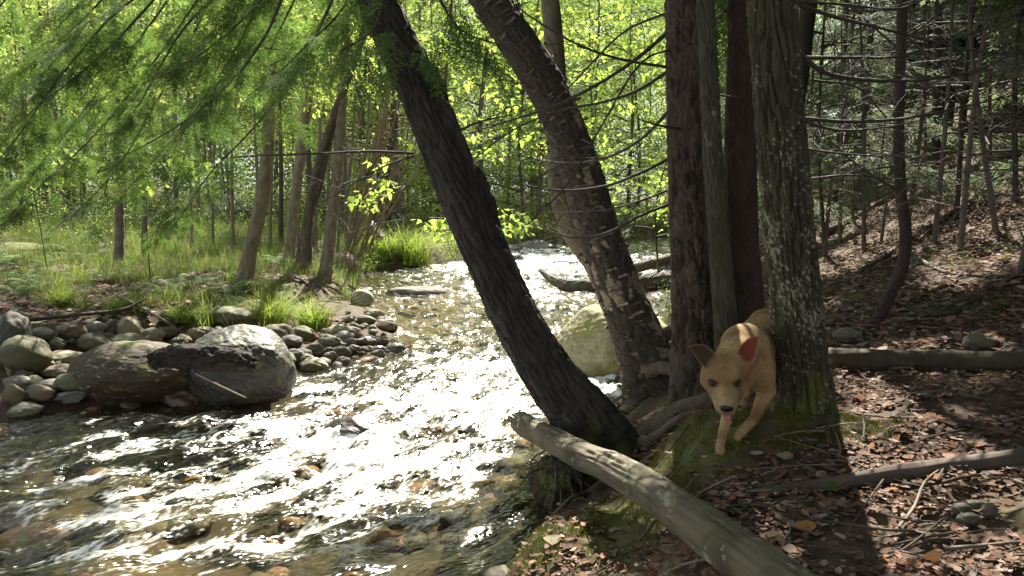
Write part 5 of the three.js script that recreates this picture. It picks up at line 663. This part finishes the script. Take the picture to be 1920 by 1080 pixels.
  { // short hair lying back along the body
    const p = coatG.attributes.position, nn = coatG.attributes.normal, cc = coatG.attributes.color, ix = coatG.index, items = [], nf = ix.count / 3, cum = []; let tot = 0; const a = V(), b = V(), c = V();
    const areaOf = i => { a.fromBufferAttribute(p, ix.getX(i * 3)); b.fromBufferAttribute(p, ix.getX(i * 3 + 1)); c.fromBufferAttribute(p, ix.getX(i * 3 + 2)); return b.sub(a).cross(c.sub(a)).length(); };
    for (let i = 0; i < nf; i++) { tot += areaOf(i); cum.push(tot); }
    const back = rump.clone().sub(withers).normalize();
    for (let k = 0; k < 42000; k++) { let lo = 0, hi = nf - 1, t = R() * tot; while (lo < hi) { const m = (lo + hi) >> 1; cum[m] < t ? lo = m + 1 : hi = m; } const i0 = ix.getX(lo * 3 + Math.floor(R() * 3)), i1 = ix.getX(lo * 3), pos = V().fromBufferAttribute(p, i0).lerp(V().fromBufferAttribute(p, i1), R()), n0 = V().fromBufferAttribute(nn, i0), q = pos.clone().sub(E); const onHead = q.length() < 0.13; if (eyes.some(e => e.distanceTo(pos) < 0.015) || pos.distanceTo(N) < 0.03) continue; const d = (onHead ? F.clone().negate() : back.clone().add(V(0, -0.7, 0))).add(randDir().multiplyScalar(0.35)); d.addScaledVector(n0, -d.dot(n0)).normalize().addScaledVector(n0, 0.25).normalize(); const g = rr(0.65, 1.6); items.push({ m: basis(pos, d, n0, [onHead ? 0.005 : 0.008, 1, 0.0015]), c: [cc.getX(i0) * g, cc.getY(i0) * g, cc.getZ(i0) * g] }); }
    scatter('coat', geom([0, 0, -0.5, 0, 0, 0.5, 1, 0, 0], [0, 1, 2]), new THREE.MeshStandardMaterial({ roughness: 0.8, side: THREE.DoubleSide }), items, dog);
  }
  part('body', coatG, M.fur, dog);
  const ear = (poly, inner, cup) => { const pos = [], idx = [], col = [], n = poly.length, pts = poly.map(([x, y, ds]) => D(x, y, ds)), c = pts.reduce((a, b) => a.add(b), V(0, 0, 0)).multiplyScalar(1 / n), nrm = V(0, 0, 1), rings = 4; for (const side of [0, 1]) { const k0 = pos.length / 3; for (let r = 0; r <= rings; r++) { const t = r / rings; for (let i = 0; i < n; i++) { const q = c.clone().lerp(pts[i], t); q.z += -cup * (1 - t * t) - side * 0.0045 * (r < rings ? 1 : 0.4); pos.push(q.x, q.y, q.z); col.push(...(side ? [0.28, 0.16, 0.07] : mix3(inner, [0.4, 0.29, 0.18], sst(0.72, 1, t)))); } } for (let r = 0; r < rings; r++) for (let i = 0; i < n; i++) { const a = k0 + r * n + i, b = k0 + r * n + (i + 1) % n; idx.push(a, b, a + n, b, b + n, a + n); } } const m = (rings + 1) * n; for (let i = 0; i < n; i++) { const a = rings * n + i, b = rings * n + (i + 1) % n; idx.push(a, b, a + m, b, b + m, a + m); } return geom(pos, idx, col); };
  const earMat = thin(0.45, { vertexColors: true });
  part('ear', ear([[1324, 692, -0.12], [1314, 682, -0.12], [1304, 669, -0.125], [1296, 658, -0.14], [1290, 649, -0.15], [1304, 645, -0.13], [1321, 646, -0.11], [1333, 654, -0.1], [1343, 664, -0.1], [1336, 680, -0.11]], [0.13, 0.075, 0.055], 0.016), earMat, dog);  // inner colour dark brown, painting this ear as lying in shade
  part('ear', ear([[1382, 666, -0.1], [1386, 655, -0.1], [1391, 646, -0.1], [1402, 635, -0.105], [1414, 631, -0.11], [1425, 628, -0.115], [1424, 641, -0.12], [1421, 657, -0.12], [1417, 673, -0.12], [1407, 684, -0.12], [1394, 680, -0.115]], [0.27, 0.075, 0.055], 0.018), earMat, dog);  // inner colour reddened, painting light that shines through this ear
  const nose = new THREE.SphereGeometry(1, 20, 14); nose.scale(0.025, 0.0175, 0.017); nose.translate(N.x, N.y - 0.002, N.z - 0.006); part('nose', nose, new THREE.MeshStandardMaterial({ color: new THREE.Color().setRGB(0.012, 0.011, 0.011), roughness: 0.35 }), dog);
  for (const e of eyes) { const s = new THREE.SphereGeometry(0.0092, 18, 12); s.scale(1.35, 0.8, 1); s.translate(e.x, e.y, e.z); part('eye', s, new THREE.MeshStandardMaterial({ color: new THREE.Color().setRGB(0.006, 0.004, 0.003), roughness: 0.45 }), dog); }
  { const a = hp(0.062, -0.078, 0.006), pos = [], idx = []; for (let i = 0; i <= 6; i++) { const t = i / 6, w = 0.017 * Math.sqrt(Math.max(0.02, 1 - Math.pow(t, 4))), q = a.clone().add(V(0.004 * t, -0.05 * t, 0.02 + 0.016 * Math.sin(t * 2))); for (const [sx, dz] of [[-1, 0], [0, -0.004], [1, 0], [0, -0.01]]) pos.push(q.x + sx * w, q.y, q.z + dz); if (i < 6) for (let j = 0; j < 4; j++) { const k = i * 4 + j, l = i * 4 + (j + 1) % 4; idx.push(k, l, k + 4, l, l + 4, k + 4); } } part('tongue', geom(pos, idx), new THREE.MeshStandardMaterial({ color: new THREE.Color().setRGB(0.5, 0.17, 0.17), roughness: 0.4, side: THREE.DoubleSide }), dog); }
}
console.log('dog');
renderer.render(scene, camera);
